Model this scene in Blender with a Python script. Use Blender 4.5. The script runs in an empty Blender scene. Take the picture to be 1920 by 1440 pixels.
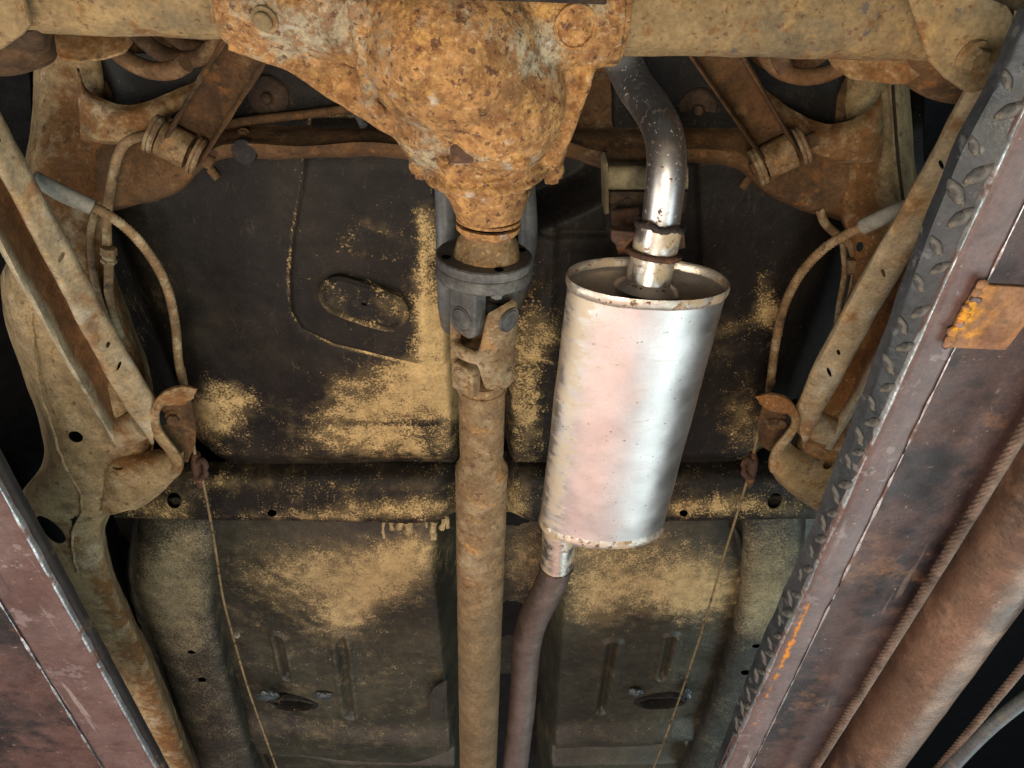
import bpy, bmesh, math, random
import numpy as np
from mathutils import Vector, Matrix, noise as mn

random.seed(7); np.random.seed(7)
scene = bpy.context.scene
col = scene.collection

# ------------------------------------------------------------------ camera
# World: X to the picture's right, Y towards the front of the car, Z up. The camera lies below the car looking up.
F = 1400.0                       # focal length in pixels of a 1920 px wide picture
TILT = math.radians(38.0)        # lean of the view from straight up towards the front of the car
sT, cT = math.sin(TILT), math.cos(TILT)
cam_d = bpy.data.cameras.new('camera'); cam = bpy.data.objects.new('camera', cam_d); col.objects.link(cam)
cam_d.sensor_width = 36.0; cam_d.lens = F / 1920.0 * 36.0
cam_d.clip_start = 0.02; cam_d.clip_end = 60
cam.matrix_world = Matrix(((1, 0, 0, 0), (0, -cT, -sT, 0), (0, sT, -cT, 0), (0, 0, 0, 1)))
scene.camera = cam

# ------------------------------------------------------------------ light
world = bpy.data.worlds.new('World'); scene.world = world; world.use_nodes = True
bg = world.node_tree.nodes['Background']
bg.inputs['Color'].default_value = (0.95, 1.0, 0.94, 1); bg.inputs['Strength'].default_value = 0.05

def area(name, loc, target, sx, sy, power, color, spread=180):
    d = bpy.data.lights.new(name, 'AREA'); d.shape = 'RECTANGLE'; d.size = sx; d.size_y = sy
    d.energy = power; d.color = color; d.spread = math.radians(spread)
    o = bpy.data.objects.new(name, d); col.objects.link(o); o.location = loc
    o.rotation_euler = (Vector(target) - Vector(loc)).to_track_quat('-Z', 'Y').to_euler()
    return o
area('warm_work_light', (-0.10, 0.15, -0.45), (0.0, 0.60, 0.9), 0.5, 0.5, 11.5, (1.0, 0.88, 0.69))
area('left_daylight', (-2.3, 1.1, -0.55), (-0.2, 0.8, 0.85), 1.3, 1.8, 34, (1.0, 0.98, 0.90))
area('floor_bounce', (-0.45, 1.75, -0.85), (-0.45, 1.75, 0.85), 1.8, 2.0, 16, (1.0, 0.64, 0.54))
area('right_daylight', (2.0, 1.9, -0.75), (1.35, 1.9, 0.85), 3.2, 2.4, 54, (0.80, 0.98, 1.0))

vs = scene.view_settings
vs.view_transform = 'Standard'; vs.look = 'None'; vs.gamma = 1.0; vs.use_curve_mapping = False
vs.exposure = 0.25
scene.cycles.max_bounces = 6; scene.cycles.diffuse_bounces = 3; scene.cycles.glossy_bounces = 3
scene.cycles.use_denoising = True

# ------------------------------------------------------------------ geometry helpers
def W(px, py, z):
    """the point at height z on the sight line through a picture point"""
    u = (px - 960.0) / F; v = (py - 720.0) / F
    k = z / (cT - v * sT)
    return np.array((u * k, (sT + v * cT) * k, z))
def P(p):
    p = np.asarray(p, float)
    d = p[..., 1] * sT + p[..., 2] * cT
    return np.stack([960 + F * p[..., 0] / d, 720 + F * (p[..., 1] * cT - p[..., 2] * sT) / d], -1)
def WL(pts): return np.array([W(*p) for p in pts])

def cr(pts, n, closed=False):
    """resample a polyline as a smooth curve through its points"""
    p = np.asarray(pts, float)
    if len(p) == 1: return np.repeat(p, n, 0)
    if len(p) == 2: return p[0] + (p[1] - p[0]) * np.linspace(0, 1, n)[:, None]
    if closed: p = np.vstack([p[-1:], p, p[:2]])
    else: p = np.vstack([2 * p[0] - p[1], p, 2 * p[-1] - p[-2]])
    seg = np.linalg.norm(p[2:-1] - p[1:-2], axis=1); seg = np.maximum(seg, 1e-6)
    cum = np.concatenate([[0], np.cumsum(seg)])
    s = np.linspace(0, cum[-1], n, endpoint=not closed)
    i = np.clip(np.searchsorted(cum, s, 'right') - 1, 0, len(seg) - 1)
    t = ((s - cum[i]) / seg[i])[:, None]
    a, b, c, d = p[i], p[i + 1], p[i + 2], p[i + 3]
    m1 = 0.5 * (c - a); m2 = 0.5 * (d - b)
    # limit overshoot on uneven spacing
    L = seg[i][:, None]
    n1 = np.linalg.norm(m1, axis=1, keepdims=True); n2 = np.linalg.norm(m2, axis=1, keepdims=True)
    m1 = m1 * np.minimum(1, 1.2 * L / np.maximum(n1, 1e-9)); m2 = m2 * np.minimum(1, 1.2 * L / np.maximum(n2, 1e-9))
    t2, t3 = t * t, t * t * t
    return (2*t3 - 3*t2 + 1) * b + (t3 - 2*t2 + t) * m1 + (-2*t3 + 3*t2) * c + (t3 - t2) * m2

def sstep(a, b, x):
    t = np.clip((x - a) / (b - a), 0, 1); return t * t * (3 - 2 * t)

def tag(o, label, cat, group=None, kind=None):
    o['label'] = label; o['category'] = cat
    if group: o['group'] = group
    if kind: o['kind'] = kind
    return o
def thing(name, label, cat, loc, group=None):
    o = bpy.data.objects.new(name, None); col.objects.link(o); o.location = Vector(loc)
    o.empty_display_size = 0.05
    return tag(o, label, cat, group)
def origin(o):
    v = Vector((0, 0, 0))
    while o is not None: v += o.location; o = o.parent
    return v

def link(name, me, mat, parent=None):
    o = bpy.data.objects.new(name, me); col.objects.link(o)
    if mat is not None and not me.materials: me.materials.append(mat)
    if parent is not None:
        off = origin(parent); me.transform(Matrix.Translation(-off)); o.parent = parent
    return o
def sharp(me, deg=38):
    bm = bmesh.new(); bm.from_mesh(me)
    bmesh.ops.recalc_face_normals(bm, faces=bm.faces)
    for f in bm.faces: f.smooth = True
    lim = math.radians(deg)
    for e in bm.edges:
        if len(e.link_faces) == 2 and e.calc_face_angle(0) > lim: e.smooth = False
    bm.to_mesh(me); bm.free()
def mesh(name, v, f):
    me = bpy.data.meshes.new(name)
    me.from_pydata([tuple(map(float, p)) for p in v], [], [tuple(int(i) for i in q) for q in f]); me.update()
    return me
def evaluated(me, *mods, mat=None):
    """apply modifiers (type, settings) to a mesh and return the resulting mesh"""
    o = bpy.data.objects.new('tmp', me); col.objects.link(o)
    for t, kw in mods:
        m = o.modifiers.new(t, t)
        for k, x in kw.items(): setattr(m, k, x)
    dg = bpy.context.evaluated_depsgraph_get()
    out = bpy.data.meshes.new_from_object(o.evaluated_get(dg))
    bpy.data.objects.remove(o)
    return out
def rough_up(me, amp, scale, octs=3, seed=0.0):
    """push vertices along their normals by fractal noise: cast, rusty or dented metal"""
    n = len(me.vertices)
    co = np.empty(n * 3); me.vertices.foreach_get('co', co); co = co.reshape(-1, 3)
    nr = np.empty(n * 3); me.vertex_normals.foreach_get('vector', nr); nr = nr.reshape(-1, 3)
    q = ((co + np.array((seed, seed * 1.7, -seed))) * scale).tolist()
    d = np.array([mn.fractal(p, 0.8, 2.1, octs) for p in q])
    me.vertices.foreach_set('co', (co + nr * (amp * d)[:, None]).ravel()); me.update()

def grid_faces(nr, nc, closed=False):
    f = []
    for r in range(nr - 1):
        for c in range(nc if closed else nc - 1):
            d = (c + 1) % nc
            f.append((r * nc + c, r * nc + d, (r + 1) * nc + d, (r + 1) * nc + c))
    return f

def cutters(holes):
    """one mesh of elliptical cutting cylinders; hole = (px, py, z, rx_px, ry_px, rot_deg [, star])"""
    vs_, fs_ = [], []
    for h in holes:
        px, py, z, rx, ry, rot = h[:6]
        star = len(h) > 6
        n = 20; a = math.radians(rot)
        ring = []
        for k in range(n):
            t = 2 * math.pi * k / n
            r = 1.0 + (0.32 * math.cos(4 * t) if star else 0)
            x, y = rx * r * math.cos(t), ry * r * math.sin(t)
            ring.append((px + x * math.cos(a) - y * math.sin(a), py + x * math.sin(a) + y * math.cos(a)))
        b = len(vs_)
        lo = [W(q[0], q[1], z) for q in ring]; cen = np.mean(lo, 0)
        view = cen / np.linalg.norm(cen)
        ax = 0.55 * view + 0.45 * np.array((0, 0, 1.0)); ax /= np.linalg.norm(ax)
        vs_ += [q - ax * 0.045 for q in lo] + [q + ax * 0.045 for q in lo]
        fs_.append(tuple(b + k for k in range(n))[::-1]); fs_.append(tuple(b + n + k for k in range(n)))
        fs_ += [(b + k, b + (k + 1) % n, b + n + (k + 1) % n, b + n + k) for k in range(n)]
    me = mesh('cut', vs_, fs_); sharp(me); return me

def finish(me, holes=None, thick=None, rough=None, deg=38):
    mods = []
    if thick: mods.append(('SOLIDIFY', dict(thickness=thick, offset=0.0)))
    co = None
    if holes:
        co = bpy.data.objects.new('cutter', cutters(holes)); col.objects.link(co)
        mods.append(('BOOLEAN', dict(object=co, operation='DIFFERENCE', solver='EXACT')))
    if mods: me = evaluated(me, *mods)
    if co: bpy.data.objects.remove(co)
    if rough: rough_up(me, *rough)
    sharp(me, deg)
    return me

def sheet(name, rows, mat, parent, nu=40, sub=3, thick=0.003, holes=None, rough=None, world_pts=False, deg=38, lin=False):
    """a pressed sheet lofted through rows of points; rows run along the piece"""
    R = [cr(np.array(r, float) if world_pts else WL(r), nu) for r in rows]
    G = np.array(R)                                            # rows x nu x 3
    m = (len(rows) - 1) * sub + 1
    if lin: 
        t = np.linspace(0, len(rows) - 1, m); i = np.minimum(t.astype(int), len(rows) - 2); f = (t - i)[:, None, None]
        H = G[i] * (1 - f) + G[i + 1] * f
    else:
        H = np.stack([cr(G[:, k], m) for k in range(nu)], 1)
    me = mesh(name, H.reshape(-1, 3), grid_faces(m, nu))
    me = finish(me, holes, thick, rough, deg); me.name = name
    return link(name, me, mat, parent)

def frames(path):
    p = np.asarray(path, float)
    t = np.gradient(p, axis=0); t /= np.linalg.norm(t, axis=1, keepdims=True)
    up = np.array((0, 0, 1.0)); 
    if abs(t[0] @ up) > 0.9: up = np.array((1.0, 0, 0))
    n = np.cross(t[0], up); n /= np.linalg.norm(n)
    N = [n]
    for k in range(1, len(p)):
        n = N[-1] - t[k] * (N[-1] @ t[k]); N.append(n / np.linalg.norm(n))
    N = np.array(N); B = np.cross(t, N)
    return p, t, N, B
def tube_mesh(path, radius, seg=20, caps=True, flat=(1.0, 1.0), wall=0.0):
    p, t, N, B = frames(path); n = len(p)
    r = np.broadcast_to(np.asarray(radius, float), (n,))
    a = np.linspace(0, 2 * math.pi, seg, endpoint=False)
    V = p[:, None] + r[:, None, None] * (flat[0] * np.cos(a)[None, :, None] * N[:, None] + flat[1] * np.sin(a)[None, :, None] * B[:, None])
    v = list(V.reshape(-1, 3)); f = grid_faces(n, seg, True)
    if caps:
        f.append(tuple(range(seg))[::-1]); f.append(tuple((n - 1) * seg + k for k in range(seg)))
    return v, f
def tube(name, path, radius, mat, parent=None, seg=20, n=None, caps=True, rough=None, flat=(1.0, 1.0), deg=38):
    pts = np.asarray(path, float)
    if n:
        if np.ndim(radius):
            q = cr(np.hstack([pts, np.asarray(radius, float)[:, None]]), n); pts, radius = q[:, :3], q[:, 3]
        else: pts = cr(pts, n)
    v, f = tube_mesh(pts, radius, seg, caps, flat)
    me = mesh(name, v, f); me = finish(me, rough=rough, deg=deg)
    return link(name, me, mat, parent)
def basis(axis, hint=(0, 0, -1)):
    a = np.asarray(axis, float); a = a / np.linalg.norm(a)
    h = np.asarray(hint, float); e = h - a * (h @ a); e /= np.linalg.norm(e)
    return a, e, np.cross(a, e)
def lathe(name, org, axis, prof, mat, parent=None, seg=48, rough=None, deg=38, sq=None):
    """prof: (distance along axis, radius)"""
    a, e, g = basis(axis)
    th = np.linspace(0, 2 * math.pi, seg, endpoint=False)
    v = []
    for t, r in prof:
        for q in th: v.append(np.asarray(org) + a * t + (e * math.cos(q) + g * math.sin(q)) * r)
    f = grid_faces(len(prof), seg, True)
    if prof[0][1] > 1e-5: f.append(tuple(range(seg))[::-1])
    if prof[-1][1] > 1e-5: f.append(tuple((len(prof) - 1) * seg + k for k in range(seg)))
    me = mesh(name, v, f); me = finish(me, rough=rough, deg=deg)
    return link(name, me, mat, parent)
def poly_plate(name, outline, up, thick, mat, parent, bevel=0.0015, holes=None, rough=None, world_pts=False, smooth_n=None):
    """outline (px,py,z) or world points, extruded by thick along up, edges bevelled"""
    p = np.array(outline, float) if world_pts else WL(outline)
    if smooth_n: p = cr(p, smooth_n, True)
    n = len(p); u = np.asarray(up, float) * thick
    v = list(p) + list(p + u)
    f = [tuple(range(n)), tuple(range(n, 2 * n))[::-1]] + [(k, n + k, n + (k + 1) % n, (k + 1) % n) for k in range(n)]
    me = mesh(name, v, f); sharp(me)
    mods = []
    if holes:
        co = bpy.data.objects.new('cutter', cutters(holes)); col.objects.link(co)
        mods.append(('BOOLEAN', dict(object=co, operation='DIFFERENCE', solver='EXACT')))
    if bevel: mods.append(('BEVEL', dict(width=bevel, segments=2, limit_method='ANGLE', angle_limit=math.radians(40))))
    if mods: me = evaluated(me, *mods)
    if holes: bpy.data.objects.remove(co)
    if rough: rough_up(me, *rough)
    sharp(me); me.name = name
    return link(name, me, mat, parent)
def bolt(name, pos, axis, r, h, mat, parent, washer=True, sides=6):
    """hexagon head on a washer; axis points out of the surface"""
    a, e, g = basis(axis, (0.3, 1, 0.1))
    v, f = [], []
    def ring(t, rad, n, off=0.0):
        b = len(v)
        for k in range(n):
            q = 2 * math.pi * k / n + off
            v.append(np.asarray(pos) + a * t + (e * math.cos(q) + g * math.sin(q)) * rad)
        return b
    def stack(rs, n):
        bs = [ring(t, rad, n) for t, rad in rs]
        for x, y in zip(bs, bs[1:]): f.extend((x + k, x + (k + 1) % n, y + (k + 1) % n, y + k) for k in range(n))
        f.append(tuple(bs[-1] + k for k in range(n)))
    if washer: stack([(-0.002, r * 1.45), (h * 0.25, r * 1.42), (h * 0.3, r * 1.25)], 18)
    stack([(0, r), (h * 0.85, r), (h, r * 0.86)], sides)
    me = mesh(name, v, f); sharp(me, 30)
    return link(name, me, mat, parent)

def attr(o, name, blobs, base=0.0):
    """a stain map stored on the mesh: blobs = (px, py, rx_px, ry_px, rot_deg, strength) where the stain lies"""
    me = o.data; n = len(me.vertices)
    co = np.empty(n * 3); me.vertices.foreach_get('co', co); co = co.reshape(-1, 3) + np.array(origin(o))
    q = P(co); d = np.full(n, base, float)
    for px, py, rx, ry, rot, s in blobs:
        a = math.radians(rot); dx, dy = q[:, 0] - px, q[:, 1] - py
        x = (dx * math.cos(a) + dy * math.sin(a)) / rx; y = (-dx * math.sin(a) + dy * math.cos(a)) / ry
        d += s * np.exp(-(x * x + y * y) * 0.8)
    at = me.attributes.get(name) or me.attributes.new(name, 'FLOAT', 'POINT')
    at.data.foreach_set('value', np.clip(d, -1, 2).astype(np.float32))
    return o
# ------------------------------------------------------------------ materials
def M(name, base, layers=(), rough=0.8, metal=0.0, bump=(), var=0.25, stretch=(1, 1, 1), spec=0.35):
    """layers: dict(col, scale, lo, hi [, detail, attr, noise_w, rough, metal, off, ns]) each laid over the last"""
    m = bpy.data.materials.new(name); m.use_nodes = True
    nt = m.node_tree; N, L = nt.nodes, nt.links
    bs = N['Principled BSDF']
    tc = N.new('ShaderNodeTexCoord'); mp = N.new('ShaderNodeMapping'); L.new(tc.outputs['Object'], mp.inputs['Vector'])
    mp.inputs['Scale'].default_value = stretch
    def noise(scale, detail=5, off=0.0, dist=0.0, ns=0.6, sv=None):
        t = N.new('ShaderNodeTexNoise'); t.inputs['Scale'].default_value = scale; t.inputs['Detail'].default_value = detail
        t.inputs['Roughness'].default_value = ns; t.inputs['Distortion'].default_value = dist
        if sv:
            a = N.new('ShaderNodeVectorMath'); a.operation = 'MULTIPLY_ADD'; a.inputs[1].default_value = sv; a.inputs[2].default_value = (off, off * 0.7, -off)
            L.new(mp.outputs[0], a.inputs[0]); L.new(a.outputs[0], t.inputs['Vector'])
        elif off:
            a = N.new('ShaderNodeVectorMath'); a.operation = 'ADD'; a.inputs[1].default_value = (off, off * 0.7, -off)
            L.new(mp.outputs[0], a.inputs[0]); L.new(a.outputs[0], t.inputs['Vector'])
        else: L.new(mp.outputs[0], t.inputs['Vector'])
        return t.outputs['Fac']
    def rng(src, lo, hi, a=0.0, b=1.0):
        r = N.new('ShaderNodeMapRange'); r.interpolation_type = 'SMOOTHSTEP'
        r.inputs['From Min'].default_value = lo; r.inputs['From Max'].default_value = hi
        r.inputs['To Min'].default_value = a; r.inputs['To Max'].default_value = b
        L.new(src, r.inputs['Value']); return r.outputs[0]
    def math_(op, a, b):
        n = N.new('ShaderNodeMath'); n.operation = op
        for i, x in enumerate((a, b)):
            if isinstance(x, (int, float)): n.inputs[i].default_value = x
            else: L.new(x, n.inputs[i])
        return n.outputs[0]
    def mixc(f, a, b, mode='MIX'):
        n = N.new('ShaderNodeMix'); n.data_type = 'RGBA'; n.blend_type = mode
        for i, x in ((0, f), (6, a), (7, b)):
            if isinstance(x, (int, float)): n.inputs[i].default_value = x
            elif isinstance(x, tuple): n.inputs[i].default_value = (*x, 1)
            else: L.new(x, n.inputs[i])
        return n.outputs[2]
    def mixf(f, a, b):
        n = N.new('ShaderNodeMix')
        for i, x in ((0, f), (2, a), (3, b)):
            if isinstance(x, (int, float)): n.inputs[i].default_value = x
            else: L.new(x, n.inputs[i])
        return n.outputs[0]
    c, r, me_ = base, rough, metal
    h_extra = []
    for k, l in enumerate(layers):
        nz = noise(l['scale'], l.get('detail', 4), l.get('off', 3.1 * (k + 1)), l.get('dist', 0.0), l.get('ns', 0.6), l.get('sv'))
        if 'attr' in l:
            at = N.new('ShaderNodeAttribute'); at.attribute_name = l['attr']
            w = l.get('noise_w', 1.0)
            src = math_('ADD', at.outputs['Fac'], math_('MULTIPLY', math_('SUBTRACT', nz, 0.5), w))
            if 'scale2' in l:
                n2 = noise(l['scale2'], 4, 7.7, 0.0, 0.6)
                src = math_('ADD', src, math_('MULTIPLY', math_('SUBTRACT', n2, 0.5), l.get('noise_w2', 1.0)))
        else: src = nz
        f = rng(src, l['lo'], l['hi'], 0.0, l.get('amt', 1.0))
        lc = l['col']
        c = mixc(f, c, lc)
        if 'rough' in l: r = mixf(f, r, l['rough'])
        if 'metal' in l: me_ = mixf(f, me_, l['metal'])
        if 'h' in l: h_extra.append((f, l['h']))
    if var:
        v = rng(noise(42, 3, 11.0, 0.0), 0.25, 0.75, 1 - var, 1 + var)
        v2 = rng(noise(9, 3, 17.0), 0.3, 0.7, 1 - var * 0.7, 1 + var * 0.7)
        v3 = rng(noise(230, 3, 23.0), 0.25, 0.75, 1 - var, 1 + var)
        vv = math_('MULTIPLY', math_('MULTIPLY', v, v2), v3)
        cx = N.new('ShaderNodeCombineXYZ')
        for i in range(3): L.new(vv, cx.inputs[i])
        c = mixc(1.0, c, cx.outputs[0], 'MULTIPLY')
    def put(x, s):
        if isinstance(x, tuple): bs.inputs[s].default_value = (*x, 1)
        elif isinstance(x, (int, float)): bs.inputs[s].default_value = x
        else: L.new(x, bs.inputs[s])
    put(c, 'Base Color'); put(me_, 'Metallic')
    if isinstance(r, (int, float)): r = rng(noise(30, 4, 5.0), 0.3, 0.7, max(0.02, r - 0.08), min(1, r + 0.08))
    put(r, 'Roughness'); bs.inputs['Specular IOR Level'].default_value = spec
    hsum = None
    for sc_, amt, *rest in bump:
        t = math_('MULTIPLY', noise(sc_, rest[0] if rest else 4, 2.3), amt)
        hsum = t if hsum is None else math_('ADD', hsum, t)
    for f, h in h_extra:
        t = math_('MULTIPLY', f, h); hsum = t if hsum is None else math_('ADD', hsum, t)
    if hsum is not None:
        b = N.new('ShaderNodeBump'); b.inputs['Distance'].default_value = 0.001; b.inputs['Strength'].default_value = 1.0
        L.new(hsum, b.inputs['Height']); L.new(b.outputs[0], bs.inputs['Normal'])
    return m

TAN = (0.48, 0.345, 0.165)
MAT = {}
MAT['underseal'] = M('black underseal with dried mud dust', (0.0125, 0.0108, 0.0100), [
    dict(col=(0.030, 0.025, 0.018), scale=7, lo=0.45, hi=0.75, amt=0.8),
    dict(col=(0.006, 0.006, 0.007), scale=5, lo=0.52, hi=0.70, amt=0.7, off=14.0),
    dict(col=(0.07, 0.058, 0.036), scale=130, lo=0.60, hi=0.75, amt=0.5, sv=(1, .25, 1)),
    dict(col=(0.22, 0.16, 0.08), scale=190, lo=0.68, hi=0.74, detail=3, amt=0.5),
    dict(col=(0.19, 0.14, 0.07), scale=40, lo=0.12, hi=0.75, attr='dust', noise_w=0.8, scale2=12, noise_w2=0.8, amt=0.8),
    dict(col=TAN, scale=280, lo=0.40, hi=0.66, attr='dust', noise_w=2.5, scale2=34, noise_w2=1.4, detail=5, ns=0.75, rough=0.95, h=0.5),
    ], rough=0.58, bump=[(260, 0.9, 3), (70, 0.7), (12, 1.2)], var=0.2, spec=0.2)
MAT['underseal_olive'] = M('olive grey underseal with dust film', (0.026, 0.025, 0.018), [
    dict(col=(0.056, 0.052, 0.034), scale=4, lo=0.38, hi=0.70, amt=0.9),
    dict(col=(0.012, 0.012, 0.012), scale=9, lo=0.56, hi=0.72, amt=0.7, off=14.0),
    dict(col=(0.13, 0.11, 0.065), scale=140, lo=0.62, hi=0.75, amt=0.4, sv=(1, .3, 1)),
    dict(col=(0.21, 0.16, 0.08), scale=40, lo=0.12, hi=0.75, attr='dust', noise_w=0.8, scale2=12, noise_w2=0.8, amt=0.8),
    dict(col=(0.45, 0.34, 0.17), scale=280, lo=0.38, hi=0.72, attr='dust', noise_w=2.4, scale2=34, noise_w2=1.2, detail=5, ns=0.75, rough=0.95, h=0.5),
    ], rough=0.42, bump=[(240, 1.0, 3), (70, 0.8), (12, 1.5)], var=0.2, spec=0.5)
MAT['underseal_grey'] = M('stippled grey underseal', (0.030, 0.028, 0.023), [
    dict(col=(0.29, 0.24, 0.14), scale=240, lo=0.25, hi=0.95, attr='dust', noise_w=1.3, scale2=16, noise_w2=0.7, detail=4, rough=0.9, h=0.8),
    ], rough=0.55, bump=[(210, 1.8, 3), (30, 1.0)], var=0.25, spec=0.4)
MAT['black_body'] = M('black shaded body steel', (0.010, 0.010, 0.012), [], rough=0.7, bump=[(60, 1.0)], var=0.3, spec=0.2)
MAT['rail'] = M('rail steel with dust and rust', (0.29, 0.205, 0.105), [
    dict(col=(0.12, 0.085, 0.045), scale=26, lo=0.48, hi=0.70, amt=0.65, ns=0.7),
    dict(col=(0.165, 0.075, 0.024), scale=16, lo=0.32, hi=0.72, attr='rust', noise_w=1.3, scale2=80, noise_w2=0.7, ns=0.7),
    dict(col=(0.43, 0.355, 0.235), scale=18, lo=0.53, hi=0.72, amt=0.65, off=9.0, ns=0.7),
    dict(col=(0.075, 0.045, 0.022), scale=85, lo=0.57, hi=0.70, amt=0.7),
    dict(col=(0.42, 0.30, 0.15), scale=160, lo=0.60, hi=0.72, amt=0.45, detail=3),
    ], rough=0.85, bump=[(180, 0.7, 3), (45, 1.0), (9, 2.0)], var=0.22)
MAT['brown'] = M('brown rusty pressed steel', (0.105, 0.054, 0.022), [
    dict(col=(0.036, 0.021, 0.012), scale=9, lo=0.42, hi=0.68, amt=0.9, ns=0.7),
    dict(col=(0.19, 0.13, 0.066), scale=30, lo=0.54, hi=0.72, amt=0.7, ns=0.7),
    dict(col=(0.020, 0.014, 0.010), scale=100, lo=0.60, hi=0.70, amt=0.6),
    dict(col=(0.25, 0.105, 0.032), scale=35, lo=0.58, hi=0.72, amt=0.55),
    ], rough=0.88, bump=[(150, 0.8, 3), (30, 1.2)], var=0.25)
MAT['dark_brown'] = M('dark soiled steel', (0.035, 0.021, 0.014), [
    dict(col=(0.085, 0.05, 0.026), scale=14, lo=0.48, hi=0.72),
    dict(col=(0.012, 0.011, 0.011), scale=6, lo=0.5, hi=0.65, amt=0.8),
    ], rough=0.85, bump=[(120, 0.8)], var=0.3)
MAT['arm'] = M('grey dusty control arm steel', (0.28, 0.215, 0.13), [
    dict(col=(0.19, 0.085, 0.028), scale=16, lo=0.50, hi=0.66, amt=0.85, dist=0.3),
    dict(col=(0.37, 0.25, 0.12), scale=34, lo=0.53, hi=0.68, amt=0.8),
    dict(col=(0.40, 0.36, 0.28), scale=20, lo=0.57, hi=0.7, amt=0.55),
    dict(col=(0.07, 0.05, 0.035), scale=90, lo=0.62, hi=0.72, amt=0.7),
    ], rough=0.82, bump=[(170, 0.8, 3), (36, 1.4)], var=0.2)
MAT['axle'] = M('dusty axle tube steel', (0.225, 0.155, 0.075), [
    dict(col=(0.12, 0.095, 0.058), scale=8, lo=0.46, hi=0.66, amt=0.8, ns=0.7, off=61.0),
    dict(col=(0.30, 0.195, 0.08), scale=24, lo=0.50, hi=0.68, amt=0.75, ns=0.7),
    dict(col=(0.17, 0.075, 0.024), scale=46, lo=0.55, hi=0.65, amt=0.8, dist=0.2, ns=0.7),
    dict(col=(0.085, 0.075, 0.072), scale=30, lo=0.62, hi=0.68, amt=0.9, off=21.0),
    dict(col=(0.11, 0.05, 0.03), scale=130, lo=0.60, hi=0.68, amt=0.8),
    ], rough=0.85, bump=[(160, 0.9, 3), (32, 1.5)], var=0.2)
MAT['cast_rust'] = M('rusty cast iron', (0.31, 0.160, 0.058), [
    dict(col=(0.15, 0.075, 0.030), scale=7, lo=0.50, hi=0.66, amt=0.8, ns=0.7, off=51.0),
    dict(col=(0.29, 0.24, 0.16), scale=20, lo=0.30, hi=0.66, attr='grey', noise_w=1.6, scale2=130, noise_w2=0.9, detail=7),
    dict(col=(0.43, 0.235, 0.072), scale=30, lo=0.50, hi=0.66, amt=0.8, dist=0.2, ns=0.7),
    dict(col=(0.17, 0.070, 0.024), scale=75, lo=0.46, hi=0.62, amt=0.8, dist=0.15, detail=7, h=-0.6, ns=0.72),
    dict(col=(0.080, 0.032, 0.020), scale=120, lo=0.58, hi=0.66, amt=0.85, dist=0.1, h=-0.5),
    dict(col=(0.48, 0.37, 0.22), scale=190, lo=0.58, hi=0.72, amt=0.5, detail=3),
    dict(col=(0.38, 0.345, 0.29), scale=22, lo=0.62, hi=0.72, amt=0.75, off=31.0, ns=0.7),
    ], rough=0.86, bump=[(210, 1.2, 3), (80, 1.6), (24, 1.6)], var=0.2)
MAT['shaft'] = M('rusty driveshaft tube', (0.165, 0.100, 0.045), [
    dict(col=(0.27, 0.225, 0.15), scale=9, lo=0.54, hi=0.68, amt=0.8, ns=0.7, off=33.0),
    dict(col=(0.25, 0.18, 0.10), scale=26, lo=0.46, hi=0.66, amt=0.85, ns=0.7),
    dict(col=(0.31, 0.155, 0.048), scale=30, lo=0.57, hi=0.68, amt=0.75, dist=0.2, ns=0.72),
    dict(col=(0.10, 0.045, 0.018), scale=110, lo=0.53, hi=0.66, amt=0.75),
    dict(col=(0.40, 0.27, 0.13), scale=150, lo=0.60, hi=0.68, amt=0.45, detail=3),
    dict(col=(0.105, 0.072, 0.036), scale=12, lo=0.3, hi=0.7, attr='olive', noise_w=0.7, amt=0.8),
    ], rough=0.7, bump=[(190, 0.8, 3), (50, 1.0)], var=0.22)
MAT['joint'] = M('grey oiled joint steel', (0.070, 0.068, 0.066), [
    dict(col=(0.12, 0.115, 0.105), scale=30, lo=0.5, hi=0.7),
    dict(col=(0.16, 0.085, 0.035), scale=22, lo=0.60, hi=0.70, amt=0.8),
    ], rough=0.6, metal=0.25, bump=[(140, 0.9), (40, 0.8)], var=0.25)
MAT['pipe_grey'] = M('grey painted pipe', (0.085, 0.09, 0.095), [dict(col=(0.16, 0.13, 0.09), scale=40, lo=0.55, hi=0.7, amt=0.5)], rough=0.5, bump=[(120, 0.5)], var=0.2)
MAT['muffler'] = M('aluminised muffler steel', (0.74, 0.71, 0.70), [
    dict(col=(0.60, 0.56, 0.53), scale=14, lo=0.4, hi=0.7, amt=0.5, rough=0.3),
    dict(col=(0.56, 0.47, 0.34), scale=80, lo=0.30, hi=0.85, attr='dust', noise_w=2.2, scale2=26, noise_w2=0.9, detail=6, ns=0.75, rough=0.6, metal=0.4, amt=0.85, sv=(.5, 1.2, .5)),
    dict(col=(0.44, 0.37, 0.28), scale=150, lo=0.62, hi=0.70, amt=0.22, rough=0.5, metal=0.6, detail=3, sv=(.25, 1.0, .25)),
    dict(col=(0.80, 0.76, 0.73), scale=120, lo=0.64, hi=0.70, amt=0.2, rough=0.3, detail=3, sv=(.25, 1.0, .25), off=61.0),
    dict(col=(0.33, 0.26, 0.18), scale=60, lo=0.69, hi=0.72, amt=0.6, rough=0.7, metal=0.3, detail=3),
    dict(col=(0.05, 0.03, 0.02), scale=160, lo=0.715, hi=0.73, amt=0.9, rough=0.8, metal=0.0, detail=2),
    ], rough=0.44, metal=1.0, bump=[(60, 0.08), (14, 0.35)], var=0.04, stretch=(1.0, 1.0, 1.0))
MAT['end_cap'] = M('grey aluminised end cap', (0.56, 0.52, 0.50), [dict(col=(0.35, 0.28, 0.2), scale=20, lo=0.55, hi=0.7, amt=0.5, rough=0.6)], rough=0.38, metal=0.85, bump=[(50, 0.3)], var=0.1)
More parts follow.
